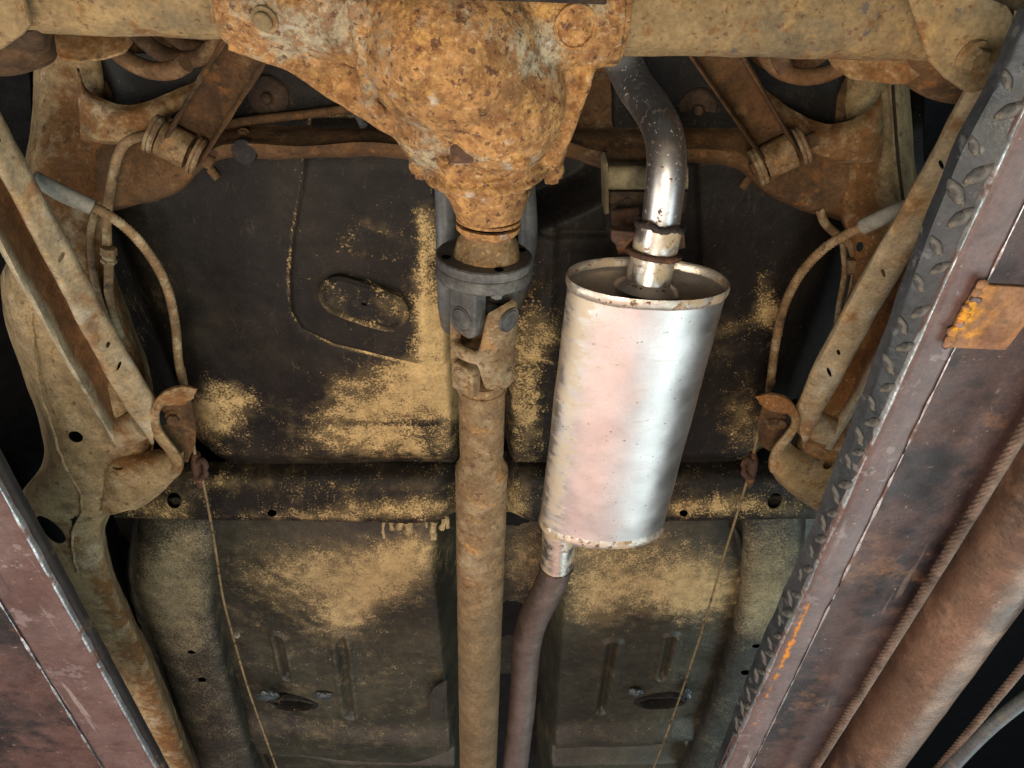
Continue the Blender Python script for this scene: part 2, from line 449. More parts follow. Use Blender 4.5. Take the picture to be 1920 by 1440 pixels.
MAT['rim_rust'] = M('rim with rust specks', (0.55, 0.50, 0.44), [
    dict(col=(0.16, 0.08, 0.04), scale=90, lo=0.56, hi=0.64, rough=0.9, metal=0.0),
    dict(col=(0.42, 0.32, 0.2), scale=25, lo=0.52, hi=0.62, amt=0.8, rough=0.8, metal=0.1)], rough=0.4, metal=0.8, bump=[(120, 0.8)], var=0.1)
MAT['tail_pipe'] = M('bright exhaust pipe steel', (0.70, 0.67, 0.66), [
    dict(col=(0.05, 0.05, 0.052), scale=3, lo=0.2, hi=0.8, attr='dark_end', noise_w=0.3, rough=0.6, metal=0.2),
    dict(col=(0.55, 0.50, 0.44), scale=40, lo=0.55, hi=0.75, amt=0.3, rough=0.5, metal=0.7),
    dict(col=(0.07, 0.035, 0.02), scale=130, lo=0.64, hi=0.68, amt=0.9, rough=0.85, metal=0.0, detail=2),
    dict(col=(0.50, 0.45, 0.38), scale=200, lo=0.66, hi=0.70, amt=0.7, rough=0.8, metal=0.0, detail=2, off=41.0),
    ], rough=0.40, metal=1.0, bump=[(90, 0.12)], var=0.08)
MAT['sleeve'] = M('dirty silver pipe sleeve', (0.60, 0.55, 0.50), [
    dict(col=(0.46, 0.37, 0.24), scale=24, lo=0.46, hi=0.66, rough=0.75, metal=0.15),
    dict(col=(0.22, 0.11, 0.05), scale=60, lo=0.60, hi=0.68, rough=0.9, metal=0.0, amt=0.9),
    dict(col=(0.03, 0.02, 0.015), scale=150, lo=0.66, hi=0.70, rough=0.9, metal=0.0),
    ], rough=0.33, metal=0.95, bump=[(110, 0.4)], var=0.1)
MAT['front_pipe'] = M('brown grey oxidised pipe', (0.105, 0.080, 0.072), [
    dict(col=(0.075, 0.048, 0.034), scale=9, lo=0.45, hi=0.65),
    dict(col=(0.17, 0.075, 0.030), scale=55, lo=0.66, hi=0.72, amt=0.8),
    dict(col=(0.15, 0.13, 0.12), scale=40, lo=0.56, hi=0.7, amt=0.4)], rough=0.55, metal=0.3, bump=[(130, 0.5), (30, 0.5)], var=0.15)
MAT['weld'] = M('dark weld bead', (0.045, 0.035, 0.032), [dict(col=(0.15, 0.075, 0.03), scale=60, lo=0.52, hi=0.65)], rough=0.75, metal=0.2, bump=[(160, 2.0), (60, 2.0)], var=0.3)
MAT['clamp'] = M('dull brown clamp steel', (0.070, 0.038, 0.026), [dict(col=(0.17, 0.075, 0.03), scale=50, lo=0.52, hi=0.66)], rough=0.85, bump=[(120, 1.0)], var=0.25)
MAT['beige_plate'] = M('dusty beige bracket', (0.22, 0.185, 0.11), [dict(col=(0.06, 0.05, 0.035), scale=14, lo=0.48, hi=0.66)], rough=0.85, bump=[(150, 0.8)], var=0.2)
MAT['cable'] = M('dusty cable sheath', (0.19, 0.12, 0.062), [dict(col=(0.30, 0.235, 0.14), scale=40, lo=0.5, hi=0.65), dict(col=(0.06, 0.035, 0.02), scale=25, lo=0.58, hi=0.7)], rough=0.9, bump=[(180, 1.0)], var=0.25)
MAT['sleeve_grey'] = M('grey rubber cable sleeve', (0.24, 0.225, 0.19), [dict(col=(0.13, 0.115, 0.09), scale=25, lo=0.5, hi=0.7)], rough=0.8, bump=[(120, 0.6)], var=0.15)
MAT['bare_cable'] = M('thin dusty steel cable', (0.24, 0.175, 0.09), [dict(col=(0.08, 0.045, 0.022), scale=45, lo=0.52, hi=0.66)], rough=0.8, metal=0.2, bump=[(300, 1.0)], var=0.2)
MAT['rubber'] = M('black rubber', (0.014, 0.013, 0.013), [dict(col=(0.09, 0.06, 0.035), scale=30, lo=0.56, hi=0.72, amt=0.6)], rough=0.75, bump=[(100, 0.7)], var=0.2)
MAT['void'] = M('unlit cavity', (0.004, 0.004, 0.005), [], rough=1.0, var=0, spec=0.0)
MAT['sealant'] = M('glossy blue grey sealant', (0.040, 0.052, 0.058), [], rough=0.3, bump=[(70, 2.5), (25, 2.5)], var=0.3, spec=0.6)
MAT['mud'] = M('dried mud', (0.44, 0.34, 0.19), [dict(col=(0.26, 0.19, 0.10), scale=80, lo=0.5, hi=0.65)], rough=0.95, bump=[(200, 2.0), (60, 2.0)], var=0.2)
MAT['oxide'] = M('oxide red primer on hoist steel', (0.122, 0.078, 0.072), [
    dict(col=(0.085, 0.042, 0.036), scale=5, lo=0.42, hi=0.68),
    dict(col=(0.155, 0.105, 0.105), scale=8, lo=0.52, hi=0.74, amt=0.8, off=15.0),
    dict(col=(0.05, 0.03, 0.026), scale=26, lo=0.60, hi=0.72, amt=0.6),
    dict(col=(0.34, 0.24, 0.15), scale=120, lo=0.69, hi=0.73, amt=0.7, detail=3),
    dict(col=(0.30, 0.25, 0.24), scale=60, lo=0.64, hi=0.69, amt=0.55, sv=(1, .06, 1), off=71.0),
    dict(col=(0.035, 0.024, 0.022), scale=40, lo=0.63, hi=0.70, amt=0.7, sv=(1, .08, 1), off=81.0),
    dict(col=(0.21, 0.165, 0.165), scale=16, lo=0.60, hi=0.635, amt=0.6, off=91.0, ns=0.75),
    dict(col=(0.52, 0.19, 0.022), scale=60, lo=0.40, hi=0.75, attr='rust', noise_w=1.4, scale2=120, noise_w2=0.5, rough=0.9, h=1.0),
    ], rough=0.42, bump=[(160, 0.5, 3), (22, 0.9)], var=0.16, spec=0.5)
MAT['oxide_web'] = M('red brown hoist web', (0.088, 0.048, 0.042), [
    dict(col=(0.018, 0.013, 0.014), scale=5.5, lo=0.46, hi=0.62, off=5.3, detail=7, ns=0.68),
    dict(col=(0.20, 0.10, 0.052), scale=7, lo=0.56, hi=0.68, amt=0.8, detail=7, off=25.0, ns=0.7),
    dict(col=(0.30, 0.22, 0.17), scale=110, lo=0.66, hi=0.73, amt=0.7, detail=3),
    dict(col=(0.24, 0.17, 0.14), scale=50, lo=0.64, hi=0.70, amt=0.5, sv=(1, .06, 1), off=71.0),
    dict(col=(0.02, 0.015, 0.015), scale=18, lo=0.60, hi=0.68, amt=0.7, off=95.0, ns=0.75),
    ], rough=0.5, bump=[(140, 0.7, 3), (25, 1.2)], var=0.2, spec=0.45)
MAT['paint_black'] = M('chipped black paint on tread plate', (0.020, 0.024, 0.029), [
    dict(col=(0.10, 0.105, 0.11), scale=45, lo=0.60, hi=0.68, amt=0.8),
    dict(col=(0.05, 0.052, 0.058), scale=8, lo=0.45, hi=0.7)], rough=0.42, bump=[(90, 0.8)], var=0.25, spec=0.5)
MAT['lug'] = M('worn tread lug', (0.085, 0.080, 0.074), [dict(col=(0.24, 0.195, 0.13), scale=60, lo=0.52, hi=0.66), dict(col=(0.04, 0.04, 0.042), scale=70, lo=0.48, hi=0.60, amt=0.9)], rough=0.65, metal=0.1, bump=[(200, 1.0)], var=0.3)
MAT['edge_highlight'] = M('worn steel edge with painted highlight', (0.50, 0.53, 0.55), [dict(col=(0.16, 0.10, 0.09), scale=30, lo=0.50, hi=0.64, rough=0.7, metal=0.1)], rough=0.35, metal=0.8, bump=[(120, 0.8)], var=0.2)  # bluish brightness painted in as the highlight on worn edges
MAT['orange_rust'] = M('orange rust on bare plate', (0.24, 0.125, 0.068), [
    dict(col=(0.34, 0.15, 0.05), scale=40, lo=0.50, hi=0.68, amt=0.8, sv=(1, .3, 1)),
    dict(col=(0.56, 0.25, 0.025), scale=50, lo=0.40, hi=0.80, attr='rust', noise_w=1.6, h=1.0),
    dict(col=(0.16, 0.075, 0.045), scale=16, lo=0.5, hi=0.7, off=8.0),
    dict(col=(0.10, 0.075, 0.06), scale=30, lo=0.6, hi=0.72, amt=0.7)], rough=0.9, bump=[(160, 1.4), (50, 1.5)], var=0.2)
MAT['cylinder'] = M('red brown cylinder tube', (0.18, 0.105, 0.07), [
    dict(col=(0.10, 0.062, 0.045), scale=6, lo=0.45, hi=0.65),
    dict(col=(0.32, 0.19, 0.125), scale=14, lo=0.50, hi=0.70, amt=0.8),
    dict(col=(0.04, 0.028, 0.025), scale=8, lo=0.60, hi=0.72, amt=0.85, off=19.0),
    dict(col=(0.36, 0.29, 0.22), scale=100, lo=0.68, hi=0.73, amt=0.6, detail=3)], rough=0.38, metal=0.25, bump=[(150, 0.8, 3), (40, 1.0)], var=0.18, spec=0.5)
MAT['rope'] = M('brown wire rope', (0.155, 0.105, 0.080), [dict(col=(0.055, 0.035, 0.028), scale=20, lo=0.5, hi=0.7)], rough=0.6, metal=0.35, bump=[(250, 0.8)], var=0.25)
MAT['ceiling'] = M('dark workshop ceiling', (0.012, 0.013, 0.018), [], rough=0.9, var=0.2)
# ------------------------------------------------------------------ setting
def sd_poly(x, y, poly):
    """signed distance (negative inside) to a closed polygon, arrays"""
    d = np.full(x.shape, 1e9); inside = np.zeros(x.shape, bool); n = len(poly)
    for i in range(n):
        ax, ay = poly[i][:2]; bx, by = poly[(i + 1) % n][:2]
        ex, ey = bx - ax, by - ay; wx, wy = x - ax, y - ay
        t = np.clip((wx * ex + wy * ey) / (ex * ex + ey * ey + 1e-12), 0, 1)
        d = np.minimum(d, (wx - t * ex) ** 2 + (wy - t * ey) ** 2)
        c = ((ay > y) != (by > y)) & (x < (bx - ax) * (y - ay) / (by - ay + 1e-12) + ax)
        inside ^= c
    d = np.sqrt(d); return np.where(inside, -d, d)
def sd_seg(x, y, a, b):
    ex, ey = b[0] - a[0], b[1] - a[1]; wx, wy = x - a[0], y - a[1]
    t = np.clip((wx * ex + wy * ey) / (ex * ex + ey * ey), 0, 1)
    return np.hypot(wx - t * ex, wy - t * ey)
def vnoise(x, y, s, seed=0):
    """smooth value noise on arrays, about -1..1"""
    rs = np.random.RandomState(seed); T = rs.rand(64, 64) * 2 - 1
    X, Y = x * s + 100, y * s + 100; i, j = np.floor(X).astype(int), np.floor(Y).astype(int); f, g = X - i, Y - j
    f, g = f * f * (3 - 2 * f), g * g * (3 - 2 * g)
    q = lambda a, b: T[a % 64, b % 64]
    return (q(i, j) * (1 - f) + q(i + 1, j) * f) * (1 - g) + (q(i, j + 1) * (1 - f) + q(i + 1, j + 1) * f) * g
def heightfield(name, x0, x1, y0, y1, nx, ny, zf, mat, parent):
    X, Y = np.meshgrid(np.linspace(x0, x1, nx), np.linspace(y0, y1, ny)); Z = zf(X, Y)
    me = mesh(name, np.stack([X, Y, Z], -1).reshape(-1, 3), grid_faces(ny, nx))
    for p in me.polygons: p.use_smooth = True
    me.flip_normals()
    return link(name, me, mat, parent)

# workshop ceiling far above the car, seen only as darkness past the hoist
ce = link('ceiling', mesh('ceiling', [(-9, -9, 3.2), (9, -9, 3.2), (9, 9, 3.2), (-9, 9, 3.2)], [(0, 3, 2, 1)]), MAT['ceiling']); ce['kind'] = 'structure'

# ------------------------------------------------------------------ car underbody
body = thing('car_underbody', 'rusty dust-stained underside of a raised car with floor pans and frame rails', 'car', (-0.05, 1.0, 0.84))

# outer shell added to close off light from above; its black keeps gaps dark
shell = [(-0.98, -0.6, 0.92), (-0.95, -0.6, 1.16), (0.85, -0.6, 1.16), (0.88, -0.6, 0.92)]
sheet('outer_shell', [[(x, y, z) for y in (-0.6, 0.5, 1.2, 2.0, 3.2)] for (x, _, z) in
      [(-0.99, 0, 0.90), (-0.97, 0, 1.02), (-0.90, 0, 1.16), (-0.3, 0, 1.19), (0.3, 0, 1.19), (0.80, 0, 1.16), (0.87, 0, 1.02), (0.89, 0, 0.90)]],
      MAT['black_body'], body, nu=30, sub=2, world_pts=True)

# ---- rear floor pan
XC = -0.050
pilL = [W(*q, .98)[:2] for q in [(572, 240), (566, 330), (548, 440), (541, 520), (545, 585), (565, 618), (625, 648), (720, 672), (805, 692), (838, 685), (850, 650), (850, 240)]]
pilR = [W(*q, .98)[:2] for q in [(962, 440), (964, 640), (985, 668), (1040, 682), (1150, 670), (1290, 640), (1320, 520), (1310, 300), (1150, 300), (1140, 440)]]
ribA, ribB = W(792, 395, .98), W(797, 655, .98)
ribC, ribD = W(1037, 430, .98), W(1030, 600, .98)
def z_rear(x, y):
    z = np.full(x.shape, 0.982)
    xr = -0.006 + 0.135 * (1 - sstep(.43, .52, y)); xl = -0.098 + 0 * y
    inside = sstep(xl - .012, xl + .022, x) * (1 - sstep(xr - .022, xr + .012, x))
    z += 0.11 * inside
    z += 0.16 * sstep(0.44, 0.66, np.abs(x - XC)) ** 1.3
    z += 0.024 * sstep(.925, .968, y)
    z += 0.05 * (1 - sstep(.30, .40, y))
    z -= 0.007 * sstep(0.004, -0.008, sd_poly(x, y, pilL)) * (1 - inside)
    z += 0.004 * np.exp(-(sd_poly(x, y, pilL) / 0.005) ** 2) * (1 - inside)
    z -= 0.007 * sstep(0.004, -0.008, sd_poly(x, y, pilR)) * (1 - inside)
    z += 0.003 * np.exp(-(sd_poly(x, y, pilR) / 0.005) ** 2) * (1 - inside)
    z -= 0.006 * np.exp(-(sd_seg(x, y, ribA, ribB) / 0.010) ** 2)
    z -= 0.006 * np.exp(-(sd_seg(x, y, ribC, ribD) / 0.007) ** 2)
    z += 0.004 * np.exp(-(sd_seg(x, y, W(600, 795, .98), W(760, 790, .98)) / 0.009) ** 2)
    z += 0.004 * vnoise(x, y, 5, 1) + 0.0012 * vnoise(x, y, 17, 2) + 0.0004 * vnoise(x, y, 90, 3)
    return z
rear = heightfield('rear_floor_pan', -0.80, 0.72, 0.26, 0.972, 420, 240, z_rear, MAT['underseal'], body)
DUST = [(690, 793, 80, 6, 0, -.35), (800, 795, 40, 7, 0, -.3), (820, 760, 60, 8, 30, .2), (780, 845, 60, 6, 35, .2), (640, 745, 60, 8, 25, .15), (720, 765, 135, 42, -6, .62), (770, 705, 100, 30, 8, .50), (700, 820, 110, 28, 0, .42), (815, 620, 40, 70, 0, .62), (845, 740, 25, 90, 0, .35),
        (405, 755, 55, 48, 20, .55), (385, 800, 60, 40, 0, .30), (470, 745, 40, 22, 20, .25), (690, 430, 150, 90, 0, .16), (805, 500, 30, 170, 0, .34),
        (985, 770, 35, 120, 0, .52), (1010, 640, 55, 50, 0, .34), (1000, 540, 50, 70, 0, .22), (1440, 575, 22, 60, -10, .50), (1415, 600, 50, 16, -20, .3),
        (1395, 800, 45, 75, 0, .42), (1340, 590, 50, 110, 0, .22), (560, 690, 60, 14, 15, .16), (600, 850, 260, 22, 0, .16), (265, 560, 55, 130, 0, .22),
        (650, 720, 30, 12, 0, .3), (800, 840, 70, 20, 0, .2), (480, 650, 110, 60, 0, -.25), (450, 450, 90, 110, 0, -.2), (1230, 420, 100, 120, 0, -.1)]
attr(rear, 'dust', [(*d_[:5], d_[5] * (1.3 if d_[5] > 0 else 1)) for d_ in DUST] + [(700, 450, 170, 60, 0, .10), (450, 380, 160, 90, 0, -.25), (700, 330, 160, 50, 0, -.25), (1250, 380, 200, 100, 0, -.2)], -.08)
def add_attr(o, fn):
    me = o.data; n = len(me.vertices); co = np.empty(n * 3); me.vertices.foreach_get('co', co); co = co.reshape(-1, 3) + np.array(origin(o))
    a = np.empty(n, np.float32); me.attributes['dust'].data.foreach_get('value', a)
    me.attributes['dust'].data.foreach_set('value', (a + fn(co[:, 0], co[:, 1])).astype(np.float32))
# dust caught along the pressed edges
add_attr(rear, lambda x, y: .62 * np.exp(-((sd_poly(x, y, pilL) - .002) / .0032) ** 2) + .25 * np.exp(-((sd_poly(x, y, pilR) - .002) / .0035) ** 2) + .2 * np.exp(-(sd_seg(x, y, ribA, ribB) / .007) ** 2))

# oval access cover with its bead and drain nipple
ov = W(683, 569, .972); ax1 = W(765, 598, .972) - W(600, 542, .972); L1 = np.linalg.norm(ax1); ax1 /= L1; ax2 = np.cross((0, 0, 1.0), ax1)
def oval(rx, ry, z, n=56):
    out = []
    for k in range(n):
        t = 2 * math.pi * k / n; cx, sx = math.cos(t), math.sin(t)
        px_ = (rx - ry) * (1 if cx > 0 else -1) * min(1, abs(cx) * 3) + ry * cx; py_ = ry * sx
        out.append(ov + ax1 * px_ + ax2 * py_ + np.array((0, 0, z)))
    return out
rx, ry = L1 / 2, 0.037
rings = [oval(rx, ry, 0.006), oval(rx, ry, -0.004), oval(rx - .003, ry - .003, -0.0065), oval(rx - .007, ry - .007, -0.0045), oval(rx - .010, ry - .010, -0.001), oval(rx * .5, ry * .4, -0.0015), oval(.004, .003, -.0015)]
me = mesh('access_cover', [q for r in rings for q in r], grid_faces(len(rings), 56, True)); me = finish(me, rough=(0.0006, 80)); cover = link('access_cover', me, MAT['underseal'], body)
attr(cover, 'dust', [(720, 560, 50, 25, 20, .28), (640, 560, 30, 30, 0, .12), (600, 560, 12, 40, 0, .3), (760, 600, 15, 30, 0, .3), (690, 610, 90, 7, 18, .4)], .05)
lathe('drain_nipple', W(677, 565, .9705), (0, 0, -1), [(0, .010), (.002, .0095), (.003, .007), (.006, .006), (.006, .003), (.001, .0028)], MAT['underseal'], cover, 20)
lathe('stamped_ring', W(640, 546, .9705), (0, 0, -1), [(0, .0085), (.0012, .008), (.0012, .0068), (0, .0064)], MAT['underseal'], cover, 24)
for px, py in ((783, 634), (1030, 637)):
    lathe('drain_hole', W(px, py, .9715), (0, 0, -1), [(0, .0058), (.0022, .0055), (.0026, .0042), (-.004, .0038)], MAT['void'], body, 16)
for px, py, rr in ((376, 690, .021), (1408, 702, .021)):
    g = lathe('floor_grommet', W(px, py, .985), (0, 0, -1), [(-.01, rr * 1.15), (.004, rr * 1.1), (.008, rr), (.008, rr * .75), (.002, rr * .6), (.001, .001)], MAT['rubber'], body, 28, rough=(.0012, 60))

# ---- middle crossmember below the seat
xs = [215, 270, 330, 450, 650, 800, 848, 870, 905, 935, 962, 1010, 1200, 1400, 1500, 1570]
lift = [.02, .01, 0, 0, 0, 0.004, .035, .10, .13, .10, .035, .004, 0, 0, 0.01, .02]
def rowz(y, z, bow=0.0, k=1.0): return [(x, y + bow * ((x - 900) / 650.0) ** 2 - 18 * (l > .03), z + l * k) for x, l in zip(xs, lift)]
cm = sheet('middle_crossmember', [rowz(866, 1.012), rowz(876, .998), rowz(886, .985), rowz(900, .972), rowz(922, .963), rowz(938, .956), rowz(952, .949, -4), rowz(968, .945, -8), rowz(977, .948, -8), rowz(977, .975, -8), rowz(976, 1.05, -8)],
           MAT['underseal'], body, nu=150, sub=3, thick=.004, rough=(.0015, 14), deg=60,
           holes=[(327, 938, .955, 15, 12, 20), (510, 962, .945, 9, 6, 0), (1282, 962, .945, 8, 6, 0), (1453, 940, .955, 15, 11, -25)])
attr(cm, 'dust', [(740, 952, 130, 16, 0, .40), (590, 967, 130, 8, 0, .36), (810, 952, 60, 18, 0, .15), (720, 914, 200, 8, 0, .16), (1370, 948, 110, 16, 0, .42), (1220, 955, 120, 12, 0, .28), (960, 940, 30, 40, 0, .45), (300, 955, 60, 25, 0, .4), (420, 900, 80, 12, 0, .2), (430, 938, 60, 14, 0, -.1)], .13)
# mud drips hanging from its lip
random.seed(4); rd = random.Random(8)
for px, py, w, h in ((722, 990, 5, 16), (736, 990, 5, 16), (750, 988, 7, 14), (763, 991, 9, 15), (773, 990, 7, 20), (801, 988, 4, 18), (815, 990, 10, 18), (829, 985, 11, 20), (838, 978, 7, 16)):
    p0, p1 = W(px, py - h * .7, .968), W(px + random.uniform(-3, 3), py + h * .7, .958)
    s_ = .0007 * rd.uniform(.7, 1.5); p1 = p0 + (p1 - p0) * rd.uniform(.5, 1.35); p0 = p0 + np.array((rd.uniform(-.004, .004), 0, 0))
    tube('mud_drip', [p0, p0 * .6 + p1 * .4 + np.array((random.uniform(-.002, .002), 0, -.001)), p1], [w * s_ * 1.1, w * s_ * .8, w * s_ * 1.05], MAT['mud'], body, seg=9, n=9, rough=(.0022, 120))

# ---- front floor pan
zF = 1.02
def yrow(r, z=zF): return W(960, r, z)[1]
ribs = [((523, 1192), (540, 1262), .010), ((641, 1185), (660, 1326), .012), ((1146, 1196), (1126, 1318), .012), ((1256, 1188), (1240, 1258), .010)]
ribs = [(W(*a, zF), W(*b, zF), w) for a, b, w in ribs]
ho = [(W(552, 1307, zF), .050, .020, 0.05), (W(1236, 1303, zF), .050, .021, -.06)]
def z_front(x, y):
    z = np.full(x.shape, zF)
    ins = sstep(-.17, -.115, x) * (1 - sstep(.065, .12, x)); z += .17 * ins
    z += .08 * (1 - sstep(1.10, 1.20, y)) * 0
    z -= .022 * np.exp(-(((x - XC) / .55) ** 4)) * sstep(1.15, 1.3, y) * (1 - ins)
    z += .05 * sstep(.60, .68, np.abs(x + .10)) 
    for a, b, w in ribs:
        d = sd_seg(x, y, a, b); z += .012 * sstep(w * 1.2, w * .3, d); z -= .008 * np.exp(-((d - w * 1.6) / (w * .65)) ** 2)
    for cpt, rx_, ry_, an in ho:
        u = (x - cpt[0]) * math.cos(an) + (y - cpt[1]) * math.sin(an); v = -(x - cpt[0]) * math.sin(an) + (y - cpt[1]) * math.cos(an)
        q = np.hypot(u / rx_, v / ry_); z += .12 * sstep(1.30, 1.12, q); z -= .004 * np.exp(-((q - 1.25) / .16) ** 2)
    y1, y2 = yrow(1338), yrow(1368); z -= .024 * sstep(y1, y2, y) * (1 - ins * .8)
    sl = yrow(1400) - .09 * sstep(-.30, -.13, x) + .012 * vnoise(x, y, 6, 8); z += .075 * sstep(sl, sl + .02, y)
    z -= .04 * sstep(yrow(1416), yrow(1432), y)
    z += .010 * sstep(-.48, -.62, x) * (y > 1.25)
    z += .006 * vnoise(x, y, 4, 4) + .0018 * vnoise(x, y, 15, 5) + .0004 * vnoise(x, y, 80, 6)
    return z
front = heightfield('front_floor_pan', -0.84, 0.66, 1.06, 2.50, 420, 400, z_front, MAT['underseal_olive'], body)
attr(front, 'dust', [(660, 1075, 170, 52, -8, .52), (650, 1150, 50, 34, -30, .52), (770, 1035, 60, 40, -20, .45), (560, 1060, 90, 45, 0, .25), (700, 1110, 90, 40, -30, .2),
                     (1190, 1085, 170, 48, 0, .52), (1130, 1010, 110, 40, 0, .40), (1110, 1130, 50, 40, -40, .4), (1320, 1110, 60, 60, 0, .45), (980, 1040, 30, 60, 0, .35), (1260, 1120, 70, 30, 0, .3),
                     (650, 1240, 200, 90, 0, .12), (1200, 1370, 200, 20, 0, .1), (620, 1370, 200, 24, 0, .14), (830, 1100, 20, 90, 0, -.2)], .06)
def rib_dust(x, y):
    q = 0 * x
    for a, b, w in ribs: q = q + .08 * np.exp(-((sd_seg(x, y, a, b) - w * 1.3) / (w * .4)) ** 2)
    return q
add_attr(front, rib_dust)
for cpt, rx_, ry_, an in ho:
    rr = []
    for k_, (sx_, zz) in enumerate(((1.40, .004), (1.30, -.008), (1.18, -.010), (1.08, -.005), (1.04, .055))):
        rr.append([cpt + np.array(((rx_ * sx_) * math.cos(t) * math.cos(an) - ry_ * sx_ * 1.1 * math.sin(t) * math.sin(an), rx_ * sx_ * math.cos(t) * math.sin(an) + ry_ * sx_ * 1.1 * math.sin(t), -.014 + zz)) for t in np.linspace(0, 2 * math.pi, 44, endpoint=False)])
    me = mesh('opening_rim', [q for r in rr for q in r], grid_faces(5, 44, True)); me = finish(me, rough=(.002, 45)); o = link('opening_rim', me, MAT['underseal'], body); attr(o, 'dust', [], .05)
    link('cavity_shade', mesh('cavity_shade', [cpt + np.array((rx_ * 1.1 * math.cos(t), ry_ * 1.2 * math.sin(t), .038)) for t in np.linspace(0, 2 * math.pi, 24, endpoint=False)], [tuple(range(24))]), MAT['void'], o)  # added black disc standing in for the shade inside the opening
for px, py, sx_, sy_ in ((503, 1305, .026, .020), (608, 1304, .022, .013), (1192, 1297, .020, .013), (1288, 1300, .013, .024)):
    c0 = W(px, py, zF - .026); me = bpy.data.meshes.new('sealant_blob'); bm = bmesh.new()
    bmesh.ops.create_icosphere(bm, subdivisions=3, radius=1.0); bmesh.ops.scale(bm, vec=(sx_, sy_, .007), verts=bm.verts); bmesh.ops.translate(bm, vec=Vector(c0), verts=bm.verts)
    bm.to_mesh(me); bm.free(); me = finish(me, rough=(.006, 70)); link('sealant_blob', me, MAT['sealant'], body)
poly_plate('tunnel_bracket', [(804, 1308, .98), (812, 1292, .975), (838, 1276, .975), (838, 1318, .975), (826, 1340, .975), (806, 1354, .98)], (0.15, .1, 1), .010, MAT['underseal_grey'], body, bevel=.004)

# ---- stiffening rails below the front floor
def band(*cols): return [list(c) for c in cols]
fl = sheet('floor_rail', band(
    [(262, 930, 1.06), (238, 1060, 1.06), (252, 1140, 1.06), (300, 1260, 1.06), (372, 1450, 1.06)],
    [(272, 930, .99), (254, 1060, .99), (268, 1140, .99), (314, 1260, .99), (382, 1450, .99)],
    [(300, 935, .975), (281, 1060, .972), (290, 1140, .972), (332, 1260, .972), (398, 1450, .972)],
    [(335, 935, .972), (325, 1060, .968), (335, 1140, .968), (372, 1260, .968), (432, 1450, .968)],
    [(388, 935, .975), (378, 1060, .972), (383, 1140, .972), (412, 1260, .972), (470, 1450, .972)],
    [(402, 935, .988), (393, 1060, .985), (398, 1140, .985), (424, 1260, .985), (482, 1450, .985)],
    [(420, 935, 1.05), (414, 1060, 1.05), (418, 1140, 1.05), (442, 1260, 1.05), (498, 1450, 1.05)]),
    MAT['underseal_grey'], body, nu=80, sub=4, rough=(.0025, 22), deg=60, holes=[(359, 1222, .968, 8, 3.6, 4), (379, 1274, .968, 8, 3.8, 4)])
attr(fl, 'dust', [(310, 1100, 70, 60, 0, .55), (340, 1180, 50, 60, 0, .35), (350, 1020, 50, 40, 0, .35), (380, 1330, 60, 90, 0, .1)], .26)
fr = sheet('floor_rail', band(
    [(1384, 930, 1.05), (1380, 1100, 1.05), (1352, 1220, 1.05), (1316, 1330, 1.05), (1268, 1450, 1.05)],
    [(1396, 930, .988), (1392, 1100, .985), (1366, 1220, .985), (1328, 1330, .985), (1280, 1450, .985)],
    [(1408, 930, .975), (1404, 1100, .972), (1378, 1220, .972), (1340, 1330, .972), (1292, 1450, .972)],
    [(1452, 930, .972), (1448, 1100, .968), (1415, 1220, .968), (1372, 1330, .968), (1324, 1450, .968)],
    [(1498, 930, .975), (1490, 1100, .972), (1455, 1220, .972), (1408, 1330, .972), (1360, 1450, .972)],
    [(1510, 930, 1.05), (1504, 1100, 1.05), (1468, 1220, 1.05), (1420, 1330, 1.05), (1372, 1450, 1.05)]),
    MAT['underseal_grey'], body, nu=80, sub=4, rough=(.0025, 22), deg=60, holes=[(1417, 1210, .968, 8, 4.2, -4), (1397, 1261, .968, 8, 4.2, -4)])
attr(fr, 'dust', [(1440, 1080, 60, 90, 0, .6), (1430, 1150, 50, 50, 0, .3), (1340, 1380, 60, 90, 0, .05)], .22)
tube('floor_stiffener', WL([(1372, 985, 1.0), (1385, 1010, 1.0), (1392, 1050, 1.0)]), .006, MAT['underseal_grey'], body, seg=10, n=12)

